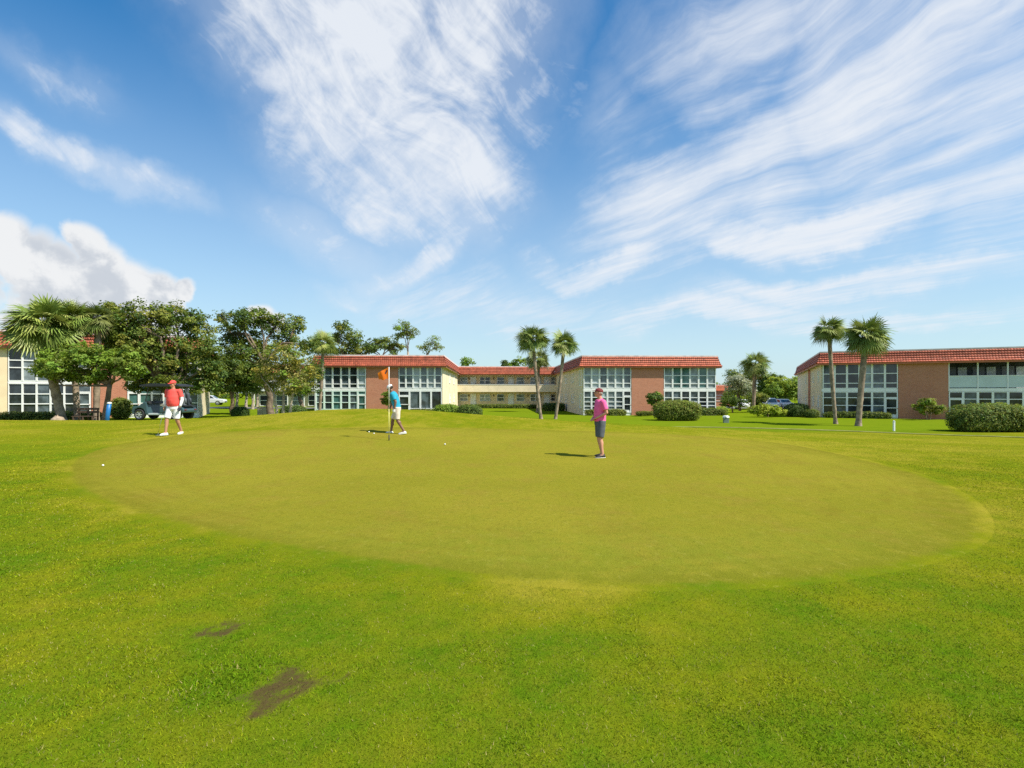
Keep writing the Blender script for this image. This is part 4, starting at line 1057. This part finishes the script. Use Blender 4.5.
    for sd in pose.get('sleeves', ''):
        a = [vec(*q) for q in pose['arm'+sd][:3]]; q = MB(); limb_tube(q, [a[0]*.35+a[1]*.65, a[1], a[1]*.05+a[2]*.95], [.056, .050, .036]); q.build('arm_sleeve', MAT['white_cloth'], root, smooth=True)
    for sd in pose.get('glove', ''):
        arm = pose['arm'+sd]; g = MB(); add_hand(g, arm[2], arm[3], arm[4], arm[5] if len(arm) > 5 else .5, 1 if sd == 'L' else -1, 1.10); remesh(g.build('glove', cols['glove'], root), .006, 2)
    return root
MAT['skin_tan'] = pm('tanned_skin', (.46, .23, .13), .55, .08, 6)
MAT['skin_dark'] = pm('deep_brown_skin', (.20, .10, .06), .5, .08, 6)
MAT['skin_fair'] = pm('sunburnt_skin', (.58, .28, .18), .55, .08, 6)
MAT['white_cloth'] = pm('white_cloth', (.80, .78, .78), .85, .05, 8, bmp=.25, bscale=14)
MAT['coral'] = pm('coral_cloth', (.82, .085, .07), .85, .12, 9, bmp=.35, bscale=12)
MAT['pink'] = pm('bright_pink_cloth', (.86, .12, .34), .85, .10, 9, bmp=.35, bscale=12)
MAT['turquoise'] = pm('turquoise_cloth', (.015, .30, .45), .85, .12, 9, bmp=.35, bscale=12)
MAT['beige_cloth'] = pm('pale_beige_cloth', (.70, .60, .50), .85, .08, 9, bmp=.3, bscale=12)
MAT['grey_cloth'] = pm('slate_grey_cloth', (.085, .095, .110), .85, .2, 9, bmp=.3, bscale=12)
MAT['maroon'] = pm('maroon_cloth', (.16, .018, .02), .8, .15, 9)
MAT['red_cap'] = pm('red_cap_cloth', (.74, .07, .055), .8, .12, 9)
MAT['white_shoe'] = pm('white_shoe', (.80, .79, .76), .6, .06, 8)
MAT['black_shoe'] = pm('black_shoe', (.018, .018, .02), .6, .3, 8)
MAT['sole'] = pm('white_sole', (.72, .72, .70), .7, .08, 8)
MAT['eye'] = pm('dark_eye', (.02, .015, .012), .3, .1, 8)
MAT['lip'] = pm('lip', (.38, .13, .10), .5, .1, 8)
MAT['dark_hair'] = pm('dark_hair', (.03, .022, .018), .7, .3, 30)
MAT['grey_hair'] = pm('grey_hair', (.30, .27, .24), .7, .3, 30)
MAT['black_rubber'] = pm('black_rubber', (.018, .018, .019), .8, .3, 10)
MAT['dark_glove'] = pm('dark_glove', (.03, .04, .06), .7, .2, 10)
MAT['steel'] = pm('brushed_steel', (.55, .55, .56), .3, .08, 10, metal=1)

pr = at(173.5, 434.8)
person('man in a coral red shirt, red cap and white shorts walking on the green', pr, R(-6),
  dict(torso=dict(lean=.02), fat=1.16, head=(0, -.035, 1.665), yaw=R(-8), pitch=R(6), sleeves='LR', glove='L',
    armL=((.215, 0, 1.43), (.285, .02, 1.16), (.275, -.06, .91), (-.05, -.15, -1), (-1, 0, 0), .7), armR=((-.215, 0, 1.43), (-.275, .03, 1.16), (-.265, -.06, .91), (0, -.25, -1), (1, 0, 0), 1.1),
    legL=((.10, .02, .90), (.105, .02, .50), (.10, .24, .095), (.12, -1, 0)), legR=((-.10, 0, .90), (-.115, -.15, .52), (-.12, -.20, .085), (-.25, -1, 0)), hem=.90),
  dict(skin=MAT['skin_tan'], shirt=MAT['coral'], shorts=MAT['white_cloth'], shoe=MAT['white_shoe'], cap=MAT['red_cap'], hair=MAT['dark_hair'], glove=MAT['dark_glove']), scale=1.0*(54.5*pr.y/FPX)/1.79)
pw = at(397.0, 434)
person('man in a turquoise shirt and white cap walking with head bowed beside the flag', pw, R(-90),
  dict(torso=dict(lean=.20, curve=.16), head=(0, -.245, 1.63), yaw=R(0), pitch=R(34), glove='L',
    armL=((.20, -.12, 1.40), (.225, .0, 1.14), (.215, -.05, .89), (0, -.1, -1), (-1, 0, 0), .8), armR=((-.19, -.14, 1.40), (-.22, -.22, 1.13), (-.19, -.30, .88), (0, -.15, -1), (1, 0, 0), .9),
    legL=((.10, .03, .90), (.10, .03, .50), (.10, .27, .11), (.05, -1, -.15)), legR=((-.10, .01, .90), (-.10, -.17, .51), (-.11, -.23, .085), (-.05, -1, .06)), hem=.90),
  dict(skin=MAT['skin_dark'], shirt=MAT['turquoise'], shorts=MAT['beige_cloth'], shoe=MAT['white_shoe'], cap=MAT['white_cloth'], hair=MAT['dark_hair'], glove=MAT['white_cloth']), scale=(48*pw.y/FPX)/1.70)
pp = at(600, 457.5)
person('man in a bright pink shirt, maroon cap and grey shorts standing alone on the green', pp, R(-82),
  dict(torso=dict(lean=-.02), fat=1.06, head=(0, -.04, 1.665), yaw=R(-8), pitch=R(-10),
    armL=((.205, .02, 1.42), (.245, .10, 1.16), (.13, -.14, 1.02), (-.75, -.55, -.3), (0, .5, -1), 1.0), armR=((-.205, .0, 1.42), (-.25, .04, 1.16), (-.10, -.17, 1.0), (.75, -.5, -.3), (0, .5, -1), 1.0),
    legL=((.10, .01, .90), (.12, -.03, .50), (.145, .02, .085), (.12, -1, 0)), legR=((-.10, .01, .90), (-.12, .01, .50), (-.15, .10, .085), (-.25, -1, 0)), hem=.88),
  dict(skin=MAT['skin_fair'], shirt=MAT['pink'], shorts=MAT['grey_cloth'], shoe=MAT['black_shoe'], cap=MAT['maroon'], hair=MAT['grey_hair']), scale=(69.5*pp.y/FPX)/1.79)

# ------------------------------------------------------------------ golf things
def putter(label, grip, foot, cat='golf club'):
    grip, foot = Vector(grip), Vector(foot); root = empty('putter', foot); tag(root, label, cat)
    d = grip-foot
    mb = MB(); mb.tube([(0, 0, .03), d], .006, 8); mb.build('shaft', MAT['steel'], root, smooth=True)
    mb = MB(); mb.tube([d*.76, d*1.0], [.011, .014], 8); mb.build('grip', MAT['black_rubber'], root, smooth=True)
    mb = MB(); mb.box(-.055, .055, -.02, .02, .004, .032); mb.build('club_head', MAT['steel'], root, bevel=.006)
sc = (54.5*pr.y/FPX)/1.79
hr_ = pr+Matrix.Rotation(R(-6), 3, 'Z') @ (Vector((-.255, -.10, .86))*sc)
fx = hr_+Vector((-.10, -.16, 0)); fx.z = zf(fx.x, fx.y)+.012
putter('thin steel putter in the hand of the man in coral red', hr_, fx)

fb = at(389, 441); fh = 2.20
F_ = empty('golf_flag', fb); tag(F_, 'golf flagstick with orange flag and dark emblem standing in the hole', 'flag')
MAT['orange'] = leafmat('orange_flag_cloth', .7, .4)
MAT['pole_white'] = pm('white_pole', (.78, .78, .76), .4, .05, 4); MAT['pole_yellow'] = pm('yellow_pole', (.76, .70, .22), .4, .06, 4); MAT['ink'] = pm('dark_print', (.03, .025, .03), .7, .1, 8)  # the print colour also serves the painted shade at the pole foot
mb = MB(); mb.tube([(0, 0, .95), (0, 0, fh)], .0105, 10); mb.build('pole', MAT['pole_white'], F_, smooth=True)
mb = MB(); mb.tube([(0, 0, .18), (0, 0, .95)], .0105, 10); mb.build('lower_pole', MAT['pole_yellow'], F_, smooth=True)
mb = MB(); mb.tube([(0, 0, -.05), (0, 0, .18)], .016, 10); mb.build('ferrule', MAT['ink'], F_, smooth=True)  # dark lowest length of the pole: shade painted into its colour
mb = MB(); NU, NV = 18, 12; V = []
for i in range(NU+1):
    for j in range(NV+1):
        u, v = i/NU, j/NV
        V.append((-.014-.33*u+.03*u*v, .05*math.sin(u*7+v*1.8)*u, fh-.005-.36*v-.16*u*(1-v)**1.2*1.0+.02*math.sin(u*9)*v-.02*u))
Fq = [(i*(NV+1)+j, (i+1)*(NV+1)+j, (i+1)*(NV+1)+j+1, i*(NV+1)+j+1) for i in range(NU) for j in range(NV)]
mb.add(V, Fq, (.95, .20, .015)); fl = mb.build('flag_cloth', MAT['orange'], F_, smooth=True, col=True)
e = MB(); V2 = []; W = NV+1                                      # the dark mark printed near the pole, following the cloth
cells = [(2,2),(3,2),(4,3),(2,3),(3,3),(5,4),(4,4),(3,4),(5,5),(4,5)]
for (i, j) in cells:
    q = [V[i*W+j], V[(i+1)*W+j], V[(i+1)*W+j+1], V[i*W+j+1]]
    for sgn in (-1, 1): e.add([(x, y+sgn*.004, z) for x, y, z in q], [(0, 1, 2, 3)])
e.build('emblem', MAT['ink'], fl)
MAT['ball'] = pm('white_golf_ball', (.82, .82, .80), .35, .02, 10, bmp=.3, bscale=160)
for px, py, lab in ((103, 467, 'white golf ball lying alone near the left edge of the green'), (369, 433, 'leftmost of the two golf balls left of the flagstick'), (374, 434.6, 'right one of the two golf balls left of the flagstick'), (445, 445.5, 'white golf ball lying right of the flagstick, mid green')):
    q = at(px, py); mb = MB(); mb.ball((0, 0, .032), .0225, n=14, m=10); o = mb.build('golf_ball', MAT['ball'], smooth=True); o.location = q+Vector((0, 0, .004)); tag(o, lab, 'golf ball', 'golf balls on the green')

# golf cart, facing left
def wheel(parent, x, y, z, r, wd, out, rimmat, spokes=6, name='wheel'):
    root = MB(); n = 28
    prof = [(r*.66, -wd/2), (r*.93, -wd/2), (r, -wd*.36), (r, wd*.36), (r*.93, wd/2), (r*.66, wd/2)]
    V = []; F = []
    for k in range(n):
        a = 2*math.pi*k/n
        for rr, yy in prof: V.append((math.cos(a)*rr, yy, math.sin(a)*rr))
    m = len(prof)
    for k in range(n):
        for j in range(m): F.append((k*m+j, ((k+1) % n)*m+j, ((k+1) % n)*m+(j+1) % m, k*m+(j+1) % m))
    root.add(V, F); o = root.build(name, MAT['black_rubber'], parent, smooth=True); o.location = (x, y, z)
    h = MB(); h.loft([((0, out*wd*.20, 0), (r*.68, 0, 0), (0, 0, r*.68)), ((0, out*wd*.30, 0), (r*.68, 0, 0), (0, 0, r*.68))], 24); h.build('wheel_well', MAT['black_rubber'], o)
    h = MB()
    for k in range(spokes):
        a = 2*math.pi*k/spokes; c, s = math.cos(a), math.sin(a); t = vec(-s, 0, c)
        p0 = vec(c, 0, s)*r*.12; p1 = vec(c, 0, s)*r*.66; yv = vec(0, out*wd*.40, 0)
        h.add([p0-t*r*.07+yv, p0+t*r*.07+yv, p1+t*r*.12+yv, p1-t*r*.12+yv, p0-t*r*.07+yv*.7, p0+t*r*.07+yv*.7, p1+t*r*.12+yv*.7, p1-t*r*.12+yv*.7], [(0,1,2,3), (7,6,5,4), (0,4,5,1), (1,5,6,2), (2,6,7,3), (3,7,4,0)])
    h.loft([((0, out*wd*.28, 0), (r*.16, 0, 0), (0, 0, r*.16)), ((0, out*wd*.45, 0), (r*.13, 0, 0), (0, 0, r*.13))], 16)
    ringv = []
    for k in range(n):
        a = 2*math.pi*k/n
        for rr, yy in ((r*.60, .44), (r*.69, .46), (r*.69, .30), (r*.60, .30)): ringv.append((math.cos(a)*rr, out*wd*yy, math.sin(a)*rr))
    h.add(ringv, [(k*4+j, ((k+1) % n)*4+j, ((k+1) % n)*4+(j+1) % 4, k*4+(j+1) % 4) for k in range(n) for j in range(4)])
    h.build('rim', rimmat, o)
    return o
MAT['cart_paint'] = pm('dark_teal_cart_paint', (.040, .080, .092), .25, .06, 1.5, spec=.6)
MAT['cart_white'] = pm('pale_cart_panel', (.45, .50, .50), .4, .06, 2)
MAT['seat'] = pm('tan_vinyl', (.46, .40, .31), .5, .1, 6)
MAT['black_trim'] = pm('black_plastic', (.02, .021, .023), .5, .2, 6)
MAT['alloy'] = pm('silver_alloy', (.62, .63, .64), .3, .06, 10, metal=.7)
m, p = newmat('tinted_windscreen'); nt3 = m.node_tree; p.inputs['Roughness'].default_value = .05; setc(p, 'Base Color', (.03, .04, .04))
tr = nt3.nodes.new('ShaderNodeBsdfTransparent'); tr.inputs[0].default_value = (.80, .86, .85, 1); ms = nt3.nodes.new('ShaderNodeMixShader'); ms.inputs[0].default_value = .30
nt3.links.new(tr.outputs[0], ms.inputs[1]); nt3.links.new(p.outputs[0], ms.inputs[2]); nt3.links.new(ms.outputs[0], nt3.nodes['Material Output'].inputs['Surface']); MAT['clear'] = m
cx_ = Vector(((165-512)/FPX*25.9, 25.9, 0)); cx_.z = zf(cx_.x, cx_.y)
K = empty('golf_cart', cx_, R(-3)); K.scale = (.86,)*3; tag(K, 'dark teal golf cart with black roof parked behind the man in coral red', 'golf cart')
WR = .29
def prism_part(name, prof, y0, y1, mat, bev=.03, parent=K):
    mb = MB(); mb.prism(prof, y0, y1); return mb.build(name, MAT[mat], parent, bevel=bev)
cowl = prism_part('front_cowl', [(-1.42, .32), (-1.44, .50), (-1.34, .66), (-1.0, .80), (-.74, .98), (-.64, .98), (-.58, .62), (-.52, .30), (-.70, .30), (-.72, .45), (-.80, .58), (-.95, .64), (-1.10, .64), (-1.25, .56), (-1.33, .42), (-1.34, .30)], -.60, .60, 'cart_paint', .035)
prism_part('floor_pan', [(-.68, .26), (.62, .26), (.62, .36), (-.68, .36)], -.56, .56, 'cart_white', .02)
prism_part('rear_body', [(.10, .37), (.10, .66), (.20, .72), (.70, .74), (1.16, .72), (1.38, .66), (1.44, .52), (1.42, .40), (1.33, .36), (1.31, .46), (1.22, .57), (1.06, .63), (.90, .63), (.74, .56), (.66, .44), (.64, .37)], -.60, .60, 'cart_paint', .035)
for s in (-1, 1):
    mb = MB(); mb.ball((-1.37, s*.42, .56), .05, .09, .06, 12, 8); mb.build('headlight', MAT['white_trim'], K, smooth=True)
    mb = MB(); mb.box(1.42, 1.46, s*.42-.08, s*.42+.08, .52, .57); mb.build('tail_light', MAT['maroon'], K)
prism_part('seat', [(.08, .73), (.10, .86), (.52, .84), (.56, .75)], -.55, .55, 'seat', .04)
prism_part('seat_back', [(.48, .90), (.56, 1.30), (.66, 1.30), (.60, .88)], -.54, .54, 'seat', .04)
prism_part('dashboard', [(-.66, .90), (-.64, 1.02), (-.50, 1.00), (-.46, .86)], -.56, .56, 'black_trim', .02)
prism_part('roof', [(-1.02, 1.78), (-1.0, 1.88), (-.4, 1.95), (.7, 1.95), (1.20, 1.88), (1.22, 1.78)], -.62, .62, 'black_trim', .025)
for s in (-1, 1):
    mb = MB(); mb.tube([(-.72, s*.55, .96), (-.52, s*.55, 1.82)], .022, 8); mb.build('roof_post', MAT['black_trim'], K)
    mb = MB(); mb.tube([(.86, s*.52, .72), (.80, s*.54, 1.82)], .022, 8); mb.build('roof_post', MAT['black_trim'], K)
    mb = MB(); mb.tube([(.52, s*.57, .86), (.42, s*.59, 1.02), (.16, s*.59, 1.0), (.10, s*.57, .84)], .018, 8); mb.build('arm_rest', MAT['black_trim'], K)
mb = MB(); mb.add([(-.715, -.53, .98), (-.715, .53, .98), (-.525, .53, 1.79), (-.525, -.53, 1.79)], [(0, 1, 2, 3)]); ws = mb.build('windscreen', MAT['clear'], K); sm = ws.modifiers.new('S', 'SOLIDIFY'); sm.thickness = .006; bake(ws)
mb = MB(); mb.tube([(-.52, -.26, .95), (-.34, -.26, 1.12)], .018, 8); q = [(-.34+.05*math.sin(a)*1.6, -.26+.18*math.cos(a), 1.12+.17*math.sin(a)) for a in np.linspace(0, 2*np.pi, 17)]; mb.tube(q, .016, 6); mb.build('steering_wheel', MAT['black_trim'], K)
prism_part('bag_deck', [(.98, .74), (.98, .78), (1.50, .76), (1.50, .72)], -.5, .5, 'black_trim', .01)
mb = MB(); mb.tube([(.95, -.5, 1.32), (1.0, -.5, 1.36), (1.0, .5, 1.36), (.95, .5, 1.32)], .02, 8); mb.build('bag_rack', MAT['black_trim'], K)
for x in (-1.02, .98):
    for y, out in ((-.52, -1), (.52, 1)): wheel(K, x, y, WR, WR, .20, out, MAT['alloy'])
# things carried on the cart
def golf_bag(label, p, rz, mat, seed):
    r = np.random.default_rng(seed); root = empty('golf_bag', p, rz); root.scale = (.72,)*3; tag(root, label, 'golf bag', 'golf bags on the cart')
    mb = MB(); t = vec(-.16, 0, .985)
    mb.loft([(t*0, vec(.12, 0, 0), vec(0, .12, 0)), (t*.05, vec(.135, 0, 0), vec(0, .135, 0)), (t*.55, vec(.125, 0, 0), vec(0, .125, 0)), (t*.72, vec(.14, 0, 0), vec(0, .14, 0)), (t*.80, vec(.145, 0, 0), vec(0, .145, 0))], 16); b = mb.build('bag_body', mat, root, smooth=True)
    mb = MB(); mb.loft([(t*.12+vec(.12, 0, 0), vec(.06, 0, 0), vec(0, .09, 0)), (t*.45+vec(.13, 0, 0), vec(.065, 0, 0), vec(0, .095, 0)), (t*.5+vec(.11, 0, 0), vec(.03, 0, 0), vec(0, .08, 0))], 12); mb.build('pocket', mat, b, smooth=True)
    for k in range(6):
        a = k*1.05; o = vec(math.cos(a)*.08, math.sin(a)*.08, 0); l = r.uniform(.98, 1.18)
        mb = MB(); mb.tube([o+t*.7, o*1.2+t*l], .007, 6); c = mb.build('club_shaft', MAT['steel'], root)
        mb = MB(); mb.ball(o*1.25+t*l+vec(.02, 0, .01), .045, .035, .03, 10, 6); mb.build('club_head', MAT['black_trim' if k % 2 else 'alloy'], c, smooth=True)
MAT['bag_white'] = pm('pale_bag_fabric', (.12, .13, .14), .6, .1, 5); MAT['bag_dark'] = pm('dark_bag_fabric', (.035, .045, .055), .6, .2, 5)
Kl = Matrix.Translation(K.location) @ Matrix.Rotation(R(-3), 4, 'Z') @ Matrix.Scale(.86, 4)
golf_bag('dark golf bag strapped on the far side of the cart rear', Kl @ Vector((1.22, .24, .77)), R(-3), MAT['bag_dark'], 1)
golf_bag('grey golf bag strapped on the near side of the cart rear', Kl @ Vector((1.26, -.24, .77)), R(-3), MAT['bag_white'], 2)

# cars parked far off
def car(label, loc, rz, paint, van=False, group='parked cars'):
    root = empty('parked_car', loc, rz); tag(root, label, 'car', group)
    L = 2.25; h = 1.62 if van else 1.45
    bodyp = [(-L, .32), (-L-.04, .62), (-L+.10, .82), (-1.15, .94), (1.55 if not van else 2.0, 1.0), (L, .92), (L+.06, .60), (L-.02, .32)]
    mb = MB(); mb.prism(bodyp, -.88, .88); mb.build('body', paint, root, bevel=.09, seg=3)
    e = 1.75 if not van else 2.12
    cab = [(-1.2, .93), (-.45, h-.04), (-.2, h), (e-.75, h), (e-.5, h-.05), (e, .96)]
    mb = MB(); n = len(cab); V = [(x, -.80+.14*max(0, (z-.93)/(h-.93)), z) for x, z in cab]+[(x, .80-.14*max(0, (z-.93)/(h-.93)), z) for x, z in cab]
    mb.add(V, [tuple(range(n)), tuple(range(2*n-1, n-1, -1))]+[(i, n+i, n+(i+1) % n, (i+1) % n) for i in range(n)]); mb.build('cabin', paint, root, bevel=.05)
    for s in (-1, 1):
        for a, b in ((-.92, .15), (.22, e-.42)):
            za, zb = 1.0, h-.10
            def yy(z): return s*(.815-.14*(z-.93)/(h-.93))
            sl = .48 if a < -.5 else 0; sr = .30 if b > 1 else 0
            mb = MB(); mb.add([(a, yy(za), za), (b, yy(za), za), (b-sr, yy(zb), zb), (a+sl, yy(zb), zb)], [(0, 1, 2, 3)]); mb.build('window', MAT['glass'][0], root)
        mb = MB(); mb.ball((-L+.06, s*.62, .70), .10, .17, .08, 12, 8); mb.build('headlight', MAT['white_trim'], root, smooth=True)
        mb = MB(); mb.ball((L-.02, s*.68, .78), .06, .13, .09, 12, 8); mb.build('tail_light', MAT['red_cap'], root, smooth=True)
        for x in (-1.38, 1.38): wheel(root, x, s*.80, .33, .33, .20, s, MAT['alloy'], 5)
    mb = MB(); mb.add([(-1.155, -.66, 1.0), (-1.155, .66, 1.0), (-.53, .58, h-.09), (-.53, -.58, h-.09)], [(0, 1, 2, 3)]); mb.build('windscreen', MAT['glass'][1], root)
    mb = MB(); mb.box(-L-.07, -L+.02, -.45, .45, .42, .56); mb.build('grille', MAT['black_trim'], root)
    return root
MAT['silver'] = pm('silver_paint', (.58, .59, .60), .3, .04, 1, spec=.6); MAT['white_paint'] = pm('white_paint', (.80, .81, .82), .3, .03, 1, spec=.6)
car('silver car parked among the slim trees behind the golf cart', on(209, 82), R(194), MAT['silver'])
car('white car parked left of the stout palm trunk', on(743, 80), R(62), MAT['white_paint'])
car('white van parked behind the lime shrub, left of the small white car', on(770, 82), R(80), MAT['white_paint'], True)
car('small white car parked right of the white van', on(783, 84), R(86), MAT['white_paint'])

# ------------------------------------------------------------------ small things on the lawns
q = on(106.5, 31.0); o = empty('blue_post', q); tag(o, 'leaning blue post with white cap standing beside the trees at left', 'post')
MAT['blue'] = pm('bright_blue_plastic', (.012, .15, .42), .45, .1, 5)
mb = MB(); mb.tube([(-.02, 0, -.2), (.08, 0, .6), (.16, 0, 1.14)], [.115, .11, .105], 14); mb.build('post_body', MAT['blue'], o, smooth=True)
mb = MB(); mb.loft([((.158, 0, 1.13), (.12, 0, 0), (0, .12, 0)), ((.165, 0, 1.19), (.12, 0, 0), (0, .12, 0)), ((.17, 0, 1.23), (.06, 0, 0), (0, .06, 0))], 14); mb.build('cap', MAT['white_trim'], o, smooth=True)
MAT['wood'] = pm('weathered_brown_wood', (.075, .045, .03), .8, .3, 6)
q = on(85, 31.5); o = empty('wooden_bench', q, R(4)); tag(o, 'brown wooden bench between the palm trunks at left', 'bench')
mb = MB()
for k in range(3): mb.box(-.62, .62, -.20+k*.14, -.08+k*.14, .42, .46)
mb.build('seat', MAT['wood'], o, bevel=.008)
mb = MB(); mb.box(-.62, .62, .22, .26, .62, .74); mb.box(-.62, .62, .22, .26, .80, .92); mb.build('backrest', MAT['wood'], o, bevel=.008)
for x in (-.52, 0, .52):
    for y, h in ((-.17, .42), (.28, .90)):
        mb = MB(); mb.box(x-.04, x+.04, y-.03, y+.03, -.2, h); mb.build('leg', MAT['wood'], o, bevel=.008)
q = on(263.5, 46.5); o = empty('utility_box', q, R(8)); tag(o, 'beige utility box on the lawn left of the oak trunk', 'utility box')
MAT['beige'] = pm('beige_painted_metal', (.40, .34, .26), .7, .12, 3)
mb = MB(); mb.box(-.42, .42, -.3, .3, -.15, .80); mb.build('cabinet', MAT['beige'], o, bevel=.03)
mb = MB(); mb.box(-.46, .46, -.34, .34, .802, .87); mb.build('lid', MAT['beige'], o, bevel=.02)
for x in (-.2, .2): mb = MB(); mb.box(x-.185, x+.185, -.325, -.302, .06, .74); mb.build('door', MAT['beige'], o, bevel=.008)
q = at(726, 422.8); o = empty('utility_box', q, R(-10)); tag(o, 'small grey green utility box with white lid on the right lawn', 'utility box')
MAT['greygreen'] = pm('grey_green_metal', (.17, .22, .17), .6, .15, 4)
mb = MB(); mb.box(-.20, .20, -.18, .18, -.1, .42); mb.build('cabinet', MAT['greygreen'], o, bevel=.02)
mb = MB(); mb.loft([((0, 0, .42), (.27, 0, 0), (0, .25, 0)), ((0, 0, .52), (.25, 0, 0), (0, .23, 0)), ((0, 0, .57), (.14, 0, 0), (0, .13, 0))], 4); mb.build('lid', MAT['white_trim'], o)
q = at(894, 431); o = empty('marker_post', q); tag(o, 'short white marker post on the lawn before the right building', 'post')
mb = MB(); mb.box(-.05, .05, -.05, .05, -.1, .58); mb.build('post_body', MAT['white_trim'], o, bevel=.012)
mb = MB(); mb.loft([((0, 0, .58), (.075, 0, 0), (0, .075, 0)), ((0, 0, .63), (.06, 0, 0), (0, .06, 0)), ((0, 0, .66), (.01, 0, 0), (0, .01, 0))], 4); mb.build('cap', MAT['white_trim'], o)
q = on(170.5, 39.5); o = empty('street_lamp', q); tag(o, 'slim white lamp post rising behind the golf cart', 'lamp post')
mb = MB(); mb.tube([(0, 0, -.2), (0, 0, 3.55)], [.06, .045], 10); mb.build('pole', MAT['white_trim'], o, smooth=True)
mb = MB(); mb.tube([(-.35, 0, 2.75), (.35, 0, 2.75)], .03, 8); mb.build('arm', MAT['white_trim'], o)
mb = MB(); mb.ball((0, 0, 3.66), .12, n=14, m=10); mb.build('lamp_globe', MAT['white_trim'], o, smooth=True)
def rock(label, p, r0, mat, seed):
    r = np.random.default_rng(seed); mb = MB(); mb.ball((0, 0, r0*.5), r0, r0*.8, r0*.75, 12, 8); mb.v = [v*(1+.16*r.normal(0, 1, (len(v), 1))*.6) for v in mb.v]
    o = mb.build('rock', mat, smooth=True); o.location = p; tag(o, label, 'rock')
MAT['stone'] = pm('pale_stone', (.62, .58, .50), .9, .2, 6); MAT['tan_stone'] = pm('tan_stone', (.36, .28, .20), .9, .25, 6)
rock('small white rock at the foot of the pale twisted stems', on(276.5, 35), .28, MAT['stone'], 1)
rock('tan rock at the foot of the broad leftmost palm', on(58, 31.5), .34, MAT['tan_stone'], 2)
